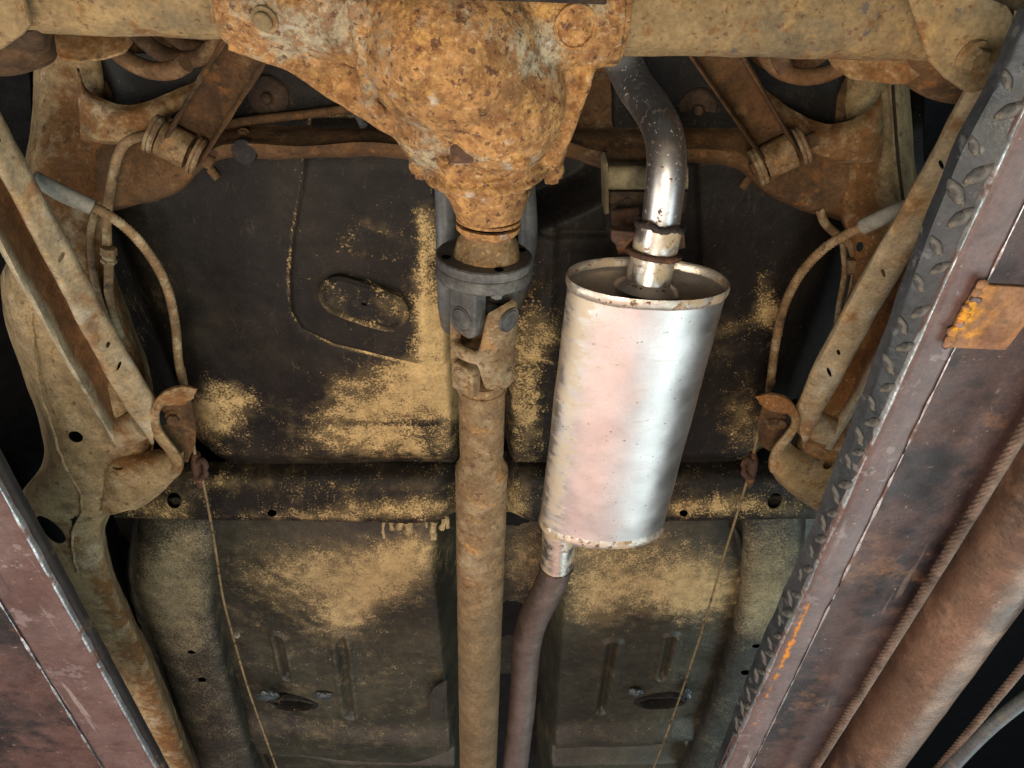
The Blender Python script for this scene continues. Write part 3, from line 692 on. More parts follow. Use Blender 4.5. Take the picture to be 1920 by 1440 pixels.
# ---- frame rails
# ---- left
LR = sheet('frame_rail', band(
    [(66, 90, 1.10), (62, 200, 1.08), (50, 300, 1.06), (28, 400, 1.03), (4, 500, 1.0), (10, 600, .98), (44, 700, .97), (76, 800, .95), (82, 870, .94), (38, 935, .93), (68, 1000, .93), (120, 1110, .93), (195, 1240, .94), (300, 1450, .95)],
    [(76, 90, 1.06), (72, 200, 1.04), (62, 300, 1.0), (42, 400, .96), (18, 500, .93), (25, 600, .91), (60, 700, .89), (94, 800, .87), (98, 870, .865), (53, 938, .86), (82, 1000, .86), (134, 1110, .86), (208, 1240, .87), (308, 1450, .88)],
    [(92, 90, 1.045), (90, 200, 1.025), (82, 300, .985), (66, 400, .945), (46, 500, .915), (50, 600, .895), (84, 700, .875), (116, 800, .855), (122, 870, .852), (96, 940, .848), (104, 1000, .848), (150, 1110, .85), (222, 1240, .86), (320, 1450, .87)],
    [(130, 90, 1.04), (128, 200, 1.02), (125, 300, .98), (118, 400, .94), (112, 500, .912), (122, 600, .89), (150, 700, .87), (176, 800, .852), (172, 880, .848), (140, 940, .846), (132, 1000, .846), (176, 1110, .848), (246, 1240, .858), (338, 1450, .868)],
    [(170, 90, 1.04), (172, 200, 1.02), (175, 300, .98), (172, 400, .945), (178, 500, .917), (196, 600, .895), (222, 700, .874), (232, 800, .856), (226, 880, .850), (180, 940, .848), (162, 1000, .850), (200, 1110, .852), (264, 1240, .862), (352, 1450, .872)],
    [(186, 90, 1.05), (196, 200, 1.03), (204, 300, .99), (194, 400, .96), (196, 500, .935), (228, 600, .91), (262, 700, .89), (276, 800, .875), (262, 880, .868), (206, 945, .862), (186, 1000, .866), (216, 1110, .868), (277, 1240, .878), (362, 1450, .888)],
    [(190, 90, 1.12), (206, 200, 1.12), (216, 300, 1.08), (206, 400, 1.06), (212, 500, 1.03), (246, 600, 1.01), (280, 700, 1.0), (290, 800, .98), (272, 880, .97), (214, 945, .96), (196, 1000, .96), (228, 1110, .97), (290, 1240, .98), (374, 1450, .99)]),
    MAT['rail'], body, nu=150, sub=4, rough=(.003, 11), deg=60,
    holes=[(96, 990, .855, 34, 16, 38), (140, 974, .848, 8, 8, 20, 1), (143, 817, .855, 13, 9, 15), (168, 435, .935, 4, 9, -10)])
RUSTL = [(130, 230, 110, 150, 0, .35), (300, 900, 40, 60, 0, .2), (150, 330, 60, 90, 10, .55), (185, 240, 60, 60, 0, .25), (230, 700, 28, 190, -27, .6), (210, 560, 30, 120, -20, .6), (250, 850, 40, 40, 0, .35), (170, 1080, 16, 200, -27, .5), (300, 1380, 20, 150, -27, .4), (75, 620, 10, 14, 0, .5), (300, 1100, 30, 80, 0, .3), (100, 600, 30, 150, 0, -.2), (120, 900, 60, 60, 0, -.2), (230, 640, 12, 250, -27, .5)]
attr(LR, 'rust', RUSTL, .14)
# the rail is coloured browner on its inner face, paler on the outer
me = LR.data; n_ = len(me.vertices); co = np.empty(n_ * 3); me.vertices.foreach_get('co', co); q_ = P(co.reshape(-1, 3) + np.array(origin(LR))); va = np.empty(n_, np.float32); me.attributes['rust'].data.foreach_get('value', va)
ed = np.interp(q_[:, 1], [1000, 1110, 1240, 1450], [160, 186, 246, 336]); va += (.34 * sstep(-6, 8, q_[:, 0] - ed) * sstep(985, 1050, q_[:, 1])).astype(np.float32)
me.attributes['rust'].data.foreach_set('value', va)
# folded outer seam of the rail: a wavy bead
seam = WL([(56, 470, .913), (60, 560, .902), (64, 650, .884), (78, 740, .868), (98, 800, .856), (112, 850, .8525), (130, 890, .849), (150, 925, .846), (152, 965, .8455), (138, 990, .8455), (136, 1030, .8455), (146, 1075, .847)]) * np.array((.997, .997, .997))
q = cr(seam, 90); q[:, 0] += .0016 * np.sin(np.arange(90) * 1.1) * np.random.rand(90); tube('rail_seam', q, .0020, MAT['rail'], body, seg=6)
attr(bpy.context.scene.objects['rail_seam'], 'rust', [], .1)

# spring pocket web between rail and crossmember
def pocket(mirror, name='spring_pocket'):
    if not mirror:
        pts = [[(146, 128, 1.0), (158, 165, .985), (188, 186, .978), (230, 197, .974), (272, 193, .978), (320, 176, .99), (372, 150, 1.01)],
               [(148, 140, .985), (162, 185, .968), (192, 206, .962), (230, 216, .958), (268, 212, .962), (318, 194, .975), (368, 172, .995)],
               [(150, 200, .982), (170, 226, .966), (196, 238, .958), (228, 242, .955), (262, 238, .958), (300, 218, .97), (345, 195, .99)],
               [(150, 250, .980), (174, 258, .964), (198, 262, .957), (226, 263, .954), (250, 258, .957), (276, 248, .968), (318, 215, .99)],
               [(150, 262, 1.0), (174, 268, 1.0), (198, 271, 1.0), (226, 271, 1.0), (252, 266, 1.0), (280, 254, 1.0), (322, 222, 1.0)]]
    else:
        pts = [[(1652, 168, 1.0), (1640, 198, .985), (1606, 224, .978), (1560, 236, .974), (1516, 226, .978), (1470, 200, .99), (1430, 165, 1.01)],
               [(1654, 190, .985), (1640, 220, .968), (1606, 246, .962), (1560, 256, .958), (1516, 247, .962), (1474, 222, .975), (1440, 190, .995)],
               [(1652, 240, .982), (1636, 262, .966), (1604, 274, .958), (1562, 280, .955), (1524, 272, .958), (1486, 252, .97), (1455, 222, .99)],
               [(1650, 296, .980), (1630, 300, .964), (1600, 300, .957), (1562, 296, .954), (1530, 286, .957), (1502, 268, .968), (1478, 242, .99)],
               [(1650, 304, 1.0), (1630, 308, 1.0), (1600, 308, 1.0), (1562, 303, 1.0), (1530, 292, 1.0), (1500, 275, 1.0), (1472, 248, 1.0)]]
    o = sheet(name, pts, MAT['rail'], body, nu=50, sub=5, rough=(.002, 18), deg=60)
    return attr(o, 'rust', [], .62)
pocket(False); pocket(True)

# ---- rear crossmember with its pressed lower edge
lowL = [(180, 395), (225, 388), (300, 374), (345, 352), (372, 322), (398, 302), (440, 292), (560, 297), (680, 291), (770, 298), (860, 310), (960, 305), (1060, 292), (1110, 305), (1150, 312), (1290, 303), (1380, 312), (1410, 336), (1440, 365), (1490, 388), (1545, 402), (1590, 412)]
def off(dy, z, dz_end=0.0, f=1.0): return [(x, y + dy * f, z) for x, y in lowL]
def toward(yrow_, z, t): return [(x, y * (1 - t) + yrow_ * t, z) for x, y in lowL]
RC = sheet('rear_crossmember', [off(3, 1.03), off(0, .985), off(-6, .966), off(-22, .962), toward(235, .972, .45), toward(232, .990, .70), toward(225, 1.02, .93), toward(150, 1.05, .97), toward(110, 1.06, 1.0), toward(40, 1.10, 1.0)],
           MAT['brown'], body, nu=150, sub=4, rough=(.0025, 14), deg=60)
tube('crossmember_bead', WL([(395, 240, 1.0), (470, 226, 1.005), (560, 216, 1.01), (660, 203, 1.015)]), .006, MAT['brown'], body, seg=10, n=24)
for px, py in ((678, 228),):
    tube('drain_tube', WL([(668, 208, 1.0), (682, 236, .985)]), .0055, MAT['pipe_grey'], body, seg=12, n=6)
for px, py, z in ((790 - 332, 252, .985),): bolt('bolt', W(px, py, .988), (0, -.2, -1), .006, .006, MAT['brown'], body)
for px, py, sg in ((505, 180, 1), (1306, 203, -1)):
    b = lathe('bump_stop', W(px, py, 1.035), (0.02 * sg, -.1, -1), [(-.03, .0285), (.004, .0285), (.010, .027), (.013, .023), (.013, .010), (.010, .007), (.016, .006), (.018, .003)], MAT['dark_brown'], body, 36, rough=(.0008, 60))
    lathe('stop_collar', W(px + 12 * sg, py - 4, 1.042), (0.02 * sg, -.1, -1), [(-.03, .034), (.0, .034), (.003, .032), (.003, .028)], MAT['pipe_grey'], body, 36)
for px, py in ((393, 316), (1405, 334)):
    lathe('stud', W(px, py, .978), (.5 if px < 900 else -.5, .8, -.1), [(0, .0055), (.004, .0062), (.006, .0055), (.010, .0062), (.012, .0055), (.016, .005)], MAT['brown'], body, 12)
lathe('rubber_plug', W(458, 284, .962), (0, -.1, -1), [(-.004, .017), (.003, .016), (.004, .012), (.003, .004)], MAT['rubber'], body, 24)

# ---- right frame rail
RR = sheet('frame_rail', band(
    [(1582, 120, 1.12), (1576, 220, 1.10), (1566, 320, 1.06), (1574, 400, 1.04), (1596, 470, 1.02), (1588, 560, 1.0), (1556, 650, .99), (1524, 740, .97), (1490, 830, .95), (1462, 900, .94)],
    [(1590, 120, 1.05), (1584, 220, 1.03), (1574, 320, .99), (1580, 400, .96), (1602, 470, .935), (1594, 560, .91), (1562, 650, .89), (1530, 740, .875), (1498, 830, .865), (1476, 900, .86)],
    [(1604, 120, 1.04), (1600, 220, 1.02), (1594, 320, .98), (1600, 400, .945), (1620, 470, .917), (1614, 560, .895), (1584, 650, .875), (1550, 740, .858), (1518, 830, .850), (1500, 900, .848)],
    [(1640, 120, 1.04), (1642, 220, 1.02), (1646, 320, .98), (1656, 400, .94), (1674, 470, .912), (1672, 560, .89), (1640, 650, .87), (1606, 740, .853), (1566, 830, .846), (1540, 900, .845)],
    [(1672, 120, 1.045), (1680, 220, 1.025), (1688, 320, .985), (1700, 400, .945), (1724, 470, .917), (1720, 560, .895), (1694, 650, .875), (1660, 740, .858), (1626, 830, .850), (1600, 900, .85)],
    [(1688, 120, 1.07), (1698, 220, 1.05), (1704, 320, 1.01), (1716, 400, .96), (1742, 470, .93), (1740, 560, .91), (1714, 650, .89), (1680, 740, .87), (1646, 830, .862), (1620, 900, .862)],
    [(1698, 120, 1.12), (1708, 220, 1.10), (1716, 320, 1.07), (1728, 400, 1.04), (1756, 470, 1.01), (1754, 560, 1.0), (1728, 650, .98), (1696, 740, .96), (1662, 830, .95), (1636, 900, .95)]),
    MAT['rail'], body, nu=120, sub=4, rough=(.003, 11), deg=60, holes=[(1612, 462, .925, 5, 9, 20), (168 + 1400, 430, .95, 2, 2, 0)])
attr(RR, 'rust', [(1620, 380, 30, 120, 0, .5), (1640, 520, 60, 120, -20, .45), (1580, 760, 60, 120, 25, .55), (1670, 250, 20, 120, 0, -.25)], .30)
tube('rail_seam', WL([(1674, 160, 1.028), (1678, 220, 1.016), (1684, 300, .982), (1694, 380, .944)]), .0022, MAT['dark_brown'], body, seg=6, n=30)

# wheel housings behind the rails
for sgn, xin in ((-1, -.70), (1, .60)):
    rows = []
    for dx in (0.0, .06, .12, .2):
        rows.append([(xin + sgn * dx, .05 + .48 * math.cos(a), .78 + .42 * math.sin(a) - .02 * dx) for a in np.linspace(-.1, math.pi + .1, 20)])
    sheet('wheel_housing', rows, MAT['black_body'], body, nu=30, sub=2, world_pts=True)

# ---- control arm mounting brackets
# left: wide saddle plate, hook-shaped fold and bolt face
SP = sheet('arm_mount', band(
    [(192, 962, .850), (196, 930, .846), (200, 890, .844), (220, 862, .846), (262, 850, .86), (300, 842, .875)],
    [(215, 962, .845), (222, 925, .838), (228, 888, .838), (246, 866, .842), (280, 856, .85), (312, 848, .86)],
    [(238, 956, .842), (256, 916, .833), (262, 884, .834), (276, 868, .838), (300, 860, .842), (322, 850, .85)],
    [(250, 954, .846), (286, 922, .834), (306, 892, .832), (316, 876, .832), (324, 864, .836), (332, 852, .845)],
    [(252, 956, .862), (292, 930, .852), (322, 902, .845), (336, 880, .842), (342, 862, .846), (344, 846, .855)]), MAT['rail'], body, nu=40, sub=4, rough=(.002, 20), deg=60, holes=[(222, 874, .845, 12, 5, -5)])
attr(SP, 'rust', [(260, 860, 40, 20, 0, .5)], .28)
hko = [(370, 730), (346, 723), (318, 730), (297, 746), (284, 768), (280, 792), (290, 818), (312, 846), (322, 864), (322, 880), (306, 892)]
hki = [(362, 744), (342, 757), (322, 757), (304, 760), (297, 774), (298, 795), (308, 815), (328, 840), (341, 862), (338, 884), (318, 902)]
def zz(l, z): return [(x, y, z) for x, y in l]
def mm(f, z): return [(a[0] * (1 - f) + b[0] * f, a[1] * (1 - f) + b[1] * f, z) for a, b in zip(hko, hki)]
o = sheet('bracket_fold', [zz(hko, .885), zz(hko, .836), mm(.10, .832), mm(.90, .831), zz(hki, .835), zz(hki, .884)], MAT['rail'], body, nu=60, sub=4, thick=.004, deg=40, rough=(.0008, 40), lin=True); attr(o, 'rust', [(330, 745, 40, 30, 0, .4)], .42)
o = poly_plate('bracket_face', [(290, 764, .866), (330, 752, .866), (356, 748, .866), (366, 790, .866), (366, 830, .866), (352, 868, .866), (338, 866, .866), (314, 840, .866), (292, 808, .866)], (0, 0, 1), .005, MAT['brown'], body)
bolt('mount_bolt', W(326, 783, .865), (.2, -.2, -1), .0095, .012, MAT['brown'], body)
# right
SP = sheet('arm_mount', band(
    [(1590, 862, .850), (1556, 858, .852), (1528, 852, .852), (1504, 846, .852), (1486, 838, .852), (1476, 826, .852)],
    [(1590, 880, .834), (1552, 876, .836), (1520, 868, .836), (1494, 858, .836), (1476, 848, .837), (1466, 836, .840)],
    [(1588, 905, .826), (1548, 900, .828), (1512, 888, .828), (1484, 874, .828), (1464, 860, .830), (1456, 846, .836)],
    [(1586, 936, .826), (1546, 930, .826), (1506, 910, .826), (1474, 890, .826), (1454, 870, .829), (1448, 852, .836)],
    [(1582, 962, .830), (1544, 957, .830), (1502, 930, .830), (1468, 902, .829), (1447, 876, .832), (1445, 856, .838)],
    [(1582, 966, .86), (1542, 961, .86), (1498, 934, .86), (1464, 905, .86), (1443, 878, .86), (1442, 858, .86)]), MAT['axle'], body, nu=40, sub=4, rough=(.002, 20), deg=60, holes=[(1552, 872, .838, 9, 5, -12)])
hko = [(1416, 744), (1438, 738), (1466, 742), (1484, 756), (1496, 776), (1497, 797), (1485, 820), (1469, 842), (1458, 866), (1460, 888)]
hki = [(1424, 754), (1445, 767), (1464, 772), (1478, 774), (1486, 785), (1484, 798), (1470, 816), (1452, 838), (1444, 862), (1446, 884)]
o = sheet('bracket_fold', [zz(hko, .885), zz(hko, .836), mm(.10, .832), mm(.90, .831), zz(hki, .835), zz(hki, .884)], MAT['rail'], body, nu=60, sub=4, thick=.004, deg=40, rough=(.0008, 40), lin=True); attr(o, 'rust', [(1450, 760, 40, 18, 0, .7)], .45)
o = poly_plate('bracket_face', [(1430, 762, .866), (1462, 772, .866), (1490, 776, .866), (1490, 798, .866), (1470, 824, .866), (1448, 850, .866), (1426, 836, .866), (1420, 800, .866)], (0, 0, 1), .005, MAT['brown'], body)
bolt('mount_bolt', W(1464, 790, .865), (-.2, -.2, -1), .0085, .012, MAT['brown'], body)
lathe('bolt_shank', W(1458, 789, .864), (-1, .1, -.2), [(0, .006), (.006, .0055), (.014, .005)], MAT['brown'], body, 12)
# ------------------------------------------------------------------ rear axle
axle = thing('rear_axle', 'rusty solid rear axle with bulging differential housing at the top of the picture', 'axle', W(900, 100, .76))
def remesh_union(name, parts, voxel, smooth_it, mat, parent, rough):
    v, f = [], []
    for pv, pf in parts:
        b = len(v); v += list(pv); f += [tuple(b + i for i in q) for q in pf]
    me = mesh(name, v, f)
    bm = bmesh.new(); bm.from_mesh(me); bmesh.ops.recalc_face_normals(bm, faces=bm.faces); bm.to_mesh(me); bm.free()
    me = evaluated(me, ('REMESH', dict(mode='VOXEL', voxel_size=voxel)), ('SMOOTH', dict(factor=.5, iterations=smooth_it)))
    for r in rough: rough_up(me, *r)
    for p in me.polygons: p.use_smooth = True
    me.name = name
    return link(name, me, mat, parent)
def ell(c, rx, ry, rz, rot=None, nu=28, nv=16):
    v, f = [], []
    for i in range(nv + 1):
        a = math.pi * i / nv
        for k in range(nu):
            t = 2 * math.pi * k / nu; p = np.array((rx * math.sin(a) * math.cos(t), ry * math.sin(a) * math.sin(t), rz * math.cos(a)))
            if rot is not None: p = rot @ p
            v.append(c + p)
    return v, grid_faces(nv + 1, nu, True)
def prism(pts, z0, z1, taper=0.0):
    lo = np.array([W(x, y, z0) for x, y in pts]); hi = lo.copy(); hi[:, 2] = z1
    cen = lo.mean(0); lo = lo + (cen - lo) * np.array((taper, taper, 0)); n = len(pts)
    return list(lo) + list(hi), [tuple(range(n)), tuple(range(2 * n - 1, n - 1, -1))] + [(k, n + k, n + (k + 1) % n, (k + 1) % n) for k in range(n)]
def cone(a, b, ra, rb, seg=36): return tube_mesh(np.array([a, b]), [ra, rb], seg)

AL0, AL1 = W(-140, -36, .765), W(470, -22, .765)
AR1, AR0 = W(1120, 8, .765), W(1990, 26, .765)
AC = (AL1 + AR1) / 2; adir = (AR1 - AL1) / np.linalg.norm(AR1 - AL1)
tube('axle_tube', [AL0, W(432, -23, .765)], .0425, MAT['axle'], axle, seg=48, n=60, rough=(.0016, 22))
tube('axle_tube', [W(1156, 10, .765), AR0], .0425, MAT['axle'], axle, seg=48, n=80, rough=(.0016, 22))
pc = W(868, 118, .725)
parts = [
    ell(W(850, 80, .728), .084, .085, .082), ell(W(935, 185, .735), .064, .075, .068), ell(W(835, 205, .742), .056, .062, .058), ell(W(890, 265, .745), .058, .05, .052),
    prism([(428, -70), (428, 84), (470, 98), (545, 122), (600, 160), (680, 212), (768, 264), (778, 312), (905, 330), (1046, 322), (1060, 262), (1088, 186), (1110, 118), (1150, 106), (1160, 70), (1160, -70)], .735, .80),
    cone(W(432, -20, .765), W(640, -10, .76), .052, .056), cone(W(600, -10, .76), W(840, 20, .755), .055, .070), cone(W(1160, 8, .765), W(1040, 10, .765), .053, .058), cone(W(1080, 10, .765), W(900, 30, .755), .053, .072),
    cone(W(905, 262, .757), W(910, 300, .758), .058, .060), cone(W(910, 296, .758), W(912, 324, .758), .0655, .0655), cone(W(910, 316, .758), W(917, 352, .758), .052, .0465), cone(W(916, 350, .758), W(917, 405, .757), .047, .0355),
    cone(W(790, 284, .765), W(791, 318, .765), .0135, .0135, 16), cone(W(1034, 292, .765), W(1034, 326, .765), .0135, .0135, 16),
    cone(W(668, -10, .69), W(692, 190, .715), .010, .006, 12), cone(W(692, 190, .715), W(775, 282, .735), .007, .006, 12),
    cone(W(908, 330, .713), W(910, 388, .722), .006, .004, 10), cone(W(960, 335, .72), W(950, 385, .728), .005, .003, 10), cone(W(852, 338, .735), W(866, 390, .738), .005, .003, 10),
    tube_mesh(WL([(428, 84, .738), (470, 98, .738), (545, 122, .737), (600, 160, .737), (680, 212, .738), (768, 266, .742)]), .0055, 10), tube_mesh(WL([(1048, 300, .745), (1060, 262, .74), (1088, 186, .737), (1110, 118, .735)]), .0055, 10),
    prism([(460, -30), (460, 70), (560, 80), (640, 70), (640, -30)], .712, .77, .05), prism([(1040, -30), (1040, 85), (1120, 92), (1148, 60), (1148, -30)], .718, .77, .05),
    prism([(590, 20), (598, 78), (640, 84), (652, 20)], .704, .75, .1),
]
diff = remesh_union('differential_housing', parts, .0024, 2, MAT['cast_rust'], axle, [(.0010, 16, 3), (.0008, 80, 3, 5.0)])
attr(diff, 'grey', [(560, 60, 110, 70, 0, .55), (690, 130, 40, 120, -10, .45), (800, 270, 60, 50, 0, .5), (960, 90, 90, 50, 20, .45), (1100, 30, 60, 60, 0, .35), (880, 300, 120, 18, 0, .4), (1010, 120, 60, 60, 0, .25), (870, 160, 120, 60, 0, -.35), (920, 220, 110, 60, 0, -.3), (620, 130, 50, 40, 0, -.35), (900, 370, 60, 30, 0, -.35), (700, 210, 60, 40, 0, -.2)], .18)
lathe('tube_collar', W(428, -23, .765), adir, [(-.004, .0425), (-.004, .047), (.004, .0475), (.006, .044)], MAT['axle'], axle, 40, rough=(.0012, 50))
lathe('tube_collar', W(1160, 10, .765), adir, [(-.006, .045), (-.004, .0485), (.005, .048), (.006, .0425)], MAT['cast_rust'], axle, 40, rough=(.0012, 50))
from mathutils.bvhtree import BVHTree
bv = BVHTree.FromPolygons([v.co for v in diff.data.vertices], [tuple(p.vertices) for p in diff.data.polygons])
def on_diff(px, py):
    """the point of the casting behind a picture point, with its outward normal"""
    d_ = Vector(W(px, py, 1.0)).normalized(); o0 = -origin(diff)
    loc, nr_, _, _ = bv.ray_cast(o0, d_)
    nr_ = nr_ if nr_.dot(d_) < 0 else -nr_
    return np.array(loc + origin(diff)), np.array(nr_)
bolt('housing_bolt', *on_diff(497, 36), .0085, .007, MAT['axle'], axle, washer=True, sides=16)
lathe('drain_plug', *on_diff(1078, 50), [(-.006, .020), (.003, .0195), (.004, .0175), (.004, .0165), (.002, .0155), (.0032, .014), (.0036, .001)], MAT['cast_rust'], axle, 36, rough=(.0008, 80))
sqc, sqn = on_diff(865, 283); sqn = np.array((0, -.42, -.9)); sqn /= np.linalg.norm(sqn)
_, sqa, sqb = basis(sqn, (1, 0, 0))
poly_plate('square_boss', [sqc + sqn * .003 + sqa * sx * .0105 + sqb * sy * .0105 for sx, sy in ((-1, -1), (1, -1), (1, 1), (-1, 1))], -sqn, .02, MAT['clamp'], axle, world_pts=True, rough=(.0005, 90))
bolt('flange_bolt', W(791, 318, .765), (0, 1, -.1), .0085, .009, MAT['cast_rust'], axle); bolt('flange_bolt', W(1034, 327, .765), (0, 1, -.1), .0085, .009, MAT['cast_rust'], axle)
for nm in ('square_boss',): pass
for px_, py_ in ((835, 306), (975, 308)): bolt('flange_bolt', on_diff(px_, py_ - 6)[0], (0, -.75, -.65), .0062, .005, MAT['cast_rust'], axle)
for o in axle.children:
    if o.name.startswith(('flange_bolt', 'drain_plug', 'tube_collar')) and o.data.materials[0] == MAT['cast_rust']: attr(o, 'grey', [], .25)
# split line of the housing flange
me = diff.data; nv_ = len(me.vertices); co = np.empty(nv_ * 3); me.vertices.foreach_get('co', co); co = co.reshape(-1, 3); nr = np.empty(nv_ * 3); me.vertex_normals.foreach_get('vector', nr); nr = nr.reshape(-1, 3)
wc = co + np.array(origin(diff)); ysm = W(905, 310, .75)[1] + .0015 * np.sin(wc[:, 0] * 70)
gm = np.exp(-((wc[:, 1] - ysm) / .0024) ** 2) * (wc[:, 2] < .765)
me.vertices.foreach_set('co', (co - nr * (.0045 * gm)[:, None]).ravel()); me.update()
# cover flange along the top edge
poly_plate('cover_flange', [W(868, 2, .66), W(1138, 10, .69), W(1140, -60, .70), W(868, -60, .66)], (0, -.1, 1), .012, MAT['dark_brown'], axle, world_pts=True, rough=(.001, 40))

# bracket at the right end of the axle
o = poly_plate('arm_bracket', [(1700, -20, .695), (1745, 118, .695), (1775, 148, .692), (1806, 172, .690), (1822, 180, .690), (1846, 170, .690), (1872, 140, .690), (1896, 84, .69), (1906, 30, .69), (1890, 10, .69), (1800, -30, .69)], (0, 0, 1), .008, MAT['axle'], axle, bevel=.003, rough=(.0012, 30))
sheet('bracket_lip', [[(1905, 20, .690), (1896, 84, .690), (1872, 142, .690), (1846, 172, .690)], [(1914, 24, .692), (1905, 92, .692), (1882, 150, .692), (1852, 180, .692)], [(1918, 28, .72), (1909, 98, .72), (1886, 156, .72), (1856, 186, .72)]], MAT['axle'], axle, nu=24, sub=3)
bolt('bracket_bolt', W(1825, 108, .690), (.25, .1, -1), .0105, .010, MAT['axle'], axle)
poly_plate('spring_seat', [(1556, 108, .78), (1562, 128, .77), (1596, 150, .765), (1660, 160, .765), (1700, 158, .765), (1760, 120, .765), (1740, 96, .77), (1600, 92, .78)], (0, -.1, 1), .006, MAT['rail'], axle, bevel=.002, rough=(.0022, 40))
sheet('backing_plate', [[(1680, 100, .84), (1690, 150, .83), (1740, 178, .82), (1800, 190, .82), (1850, 180, .82)], [(1690, 120, .80), (1715, 160, .79), (1752, 182, .79), (1805, 190, .79), (1850, 176, .79)], [(1700, 90, .76), (1720, 120, .76), (1756, 140, .76), (1800, 150, .76), (1850, 150, .76)], [(1710, 60, .74), (1730, 70, .74), (1760, 80, .74), (1800, 90, .74), (1850, 90, .74)]], MAT['brown'], axle, nu=30, sub=4)
# left end
poly_plate('arm_bracket', [(-80, -40, .70), (-70, 130, .70), (0, 92, .70), (40, 68, .70), (58, 48, .70), (30, -40, .70)], (0, 0, 1), .008, MAT['axle'], axle, bevel=.003, rough=(.001, 30))
poly_plate('spring_seat', [(102, 62, .79), (104, 96, .775), (114, 112, .77), (150, 118, .768), (196, 112, .768), (232, 100, .77), (246, 84, .775), (240, 60, .79)], (0, -.1, 1), .006, MAT['rail'], axle, bevel=.002, rough=(.0022, 40))
sheet('backing_plate', [[(-40, 130, .84), (20, 136, .82), (60, 130, .82), (100, 112, .82), (108, 70, .83)], [(-40, 138, .80), (20, 138, .79), (58, 128, .79), (92, 108, .79), (100, 66, .80)], [(-40, 104, .76), (20, 106, .76), (56, 96, .76), (80, 82, .76), (88, 58, .77)], [(-40, 60, .74), (20, 60, .74), (50, 58, .74), (70, 52, .74), (80, 40, .74)]], MAT['brown'], axle, nu=30, sub=4)
for o in axle.children:
    if o.name.startswith('spring_seat'): attr(o, 'rust', [], .55)

# ------------------------------------------------------------------ coil springs
def spring(label, cx, cy, z0, z1, R, r, turns, ph):
    c0, c1 = W(cx, cy, z0), W(cx, cy, z0); c1 = c1 + np.array((0, .02, z1 - z0))
    n = int(turns * 40); t = np.linspace(0, 1, n); a = ph + t * turns * 2 * math.pi
    p = c0 + (c1 - c0) * t[:, None] + R * np.stack([np.cos(a), np.sin(a), 0 * a], 1)
    o = tube('coil_spring', p, r, MAT['brown'], None, seg=14, rough=(.0006, 60))
    return tag(o, label, 'spring', 'rear coil springs')
spring('rusty coil spring on the left, between the axle tube and the left frame rail', 262, 20, .80, 1.02, .058, .0092, 3.2, 1.0)
spring('rusty coil spring on the right, under the right half of the axle tube', 1572, 52, .80, 1.02, .058, .0092, 3.2, 2.4)

# ------------------------------------------------------------------ upper control arms
def upper_arm(label, near, mid, cen, bush, bends, z0, z1):
    """near: three (left flange, web, right flange) end points at the axle; mid -> at the body end"""
    t = thing('upper_control_arm', label, 'control arm', W(*cen, z1), 'upper control arms')
    (lx0, ly0), (rx0, ry0) = near; (lx1, ly1), (rx1, ry1) = mid
    def line(k, dz):
        pts = []
        for s in (0, .4, .8, .92, 1.0):
            a = np.array((lx0, ly0)) * (1 - s) + np.array((lx1, ly1)) * s; b = np.array((rx0, ry0)) * (1 - s) + np.array((rx1, ry1)) * s
            q = a * (1 - k) + b * k; z = z0 * (1 - s) + z1 * s
            pts.append((q[0], q[1], z + dz))
        return pts
    sheet('channel', [line(-.01, -.010), line(0.0, -.014), line(.03, -.012), line(.05, .012), line(.07, .03), line(.5, .034), line(.93, .03), line(.95, .012), line(.97, -.012), line(1.0, -.014), line(1.01, -.010)],
          MAT['brown'], t, nu=40, sub=3, thick=.003, rough=(.001, 30), deg=50)
    a, b = WL([(*bush[0], z1), (*bush[1], z1)]); d = (b - a) / np.linalg.norm(b - a); Lb = np.linalg.norm(b - a)
    lathe('bushing_sleeve', a + d * Lb * .18, d, [(0, .017), (0, .0225), (Lb * .5, .0225), (Lb * .5, .017)], MAT['shaft'], t, 32, rough=(.0006, 60))
    for s, w in ((.0, .15), (.76, .14)):
        prof = []
        for k in range(2): prof += [(Lb * w * k / 2, .0245), (Lb * w * (k + .7) / 2, .0245), (Lb * w * (k + .72) / 2, .0222), (Lb * w * (k + .98) / 2, .0222)]
        lathe('bushing_washer', a + d * Lb * s, d, [(0, .001)] + prof + [(Lb * w, .001)], MAT['cable'], t, 32)
    lathe('bushing_bolt', a - d * .004, d, [(0, .009), (Lb + .012, .009), (Lb + .012, .001)], MAT['brown'], t, 12)
    return t
upper_arm('brown channel-section upper control arm running down-left from the differential', ((424, 62), (506, 104)), ((302, 272), (372, 312)), (340, 270), ((282, 248), (388, 302)), None, .86, .925)
upper_arm('brown channel-section upper control arm below the right axle tube, beside the tail pipe bend', ((1284, 90), (1384, 88)), ((1446, 320), (1502, 292)), (1465, 300), ((1414, 316), (1520, 264)), None, .86, .925)

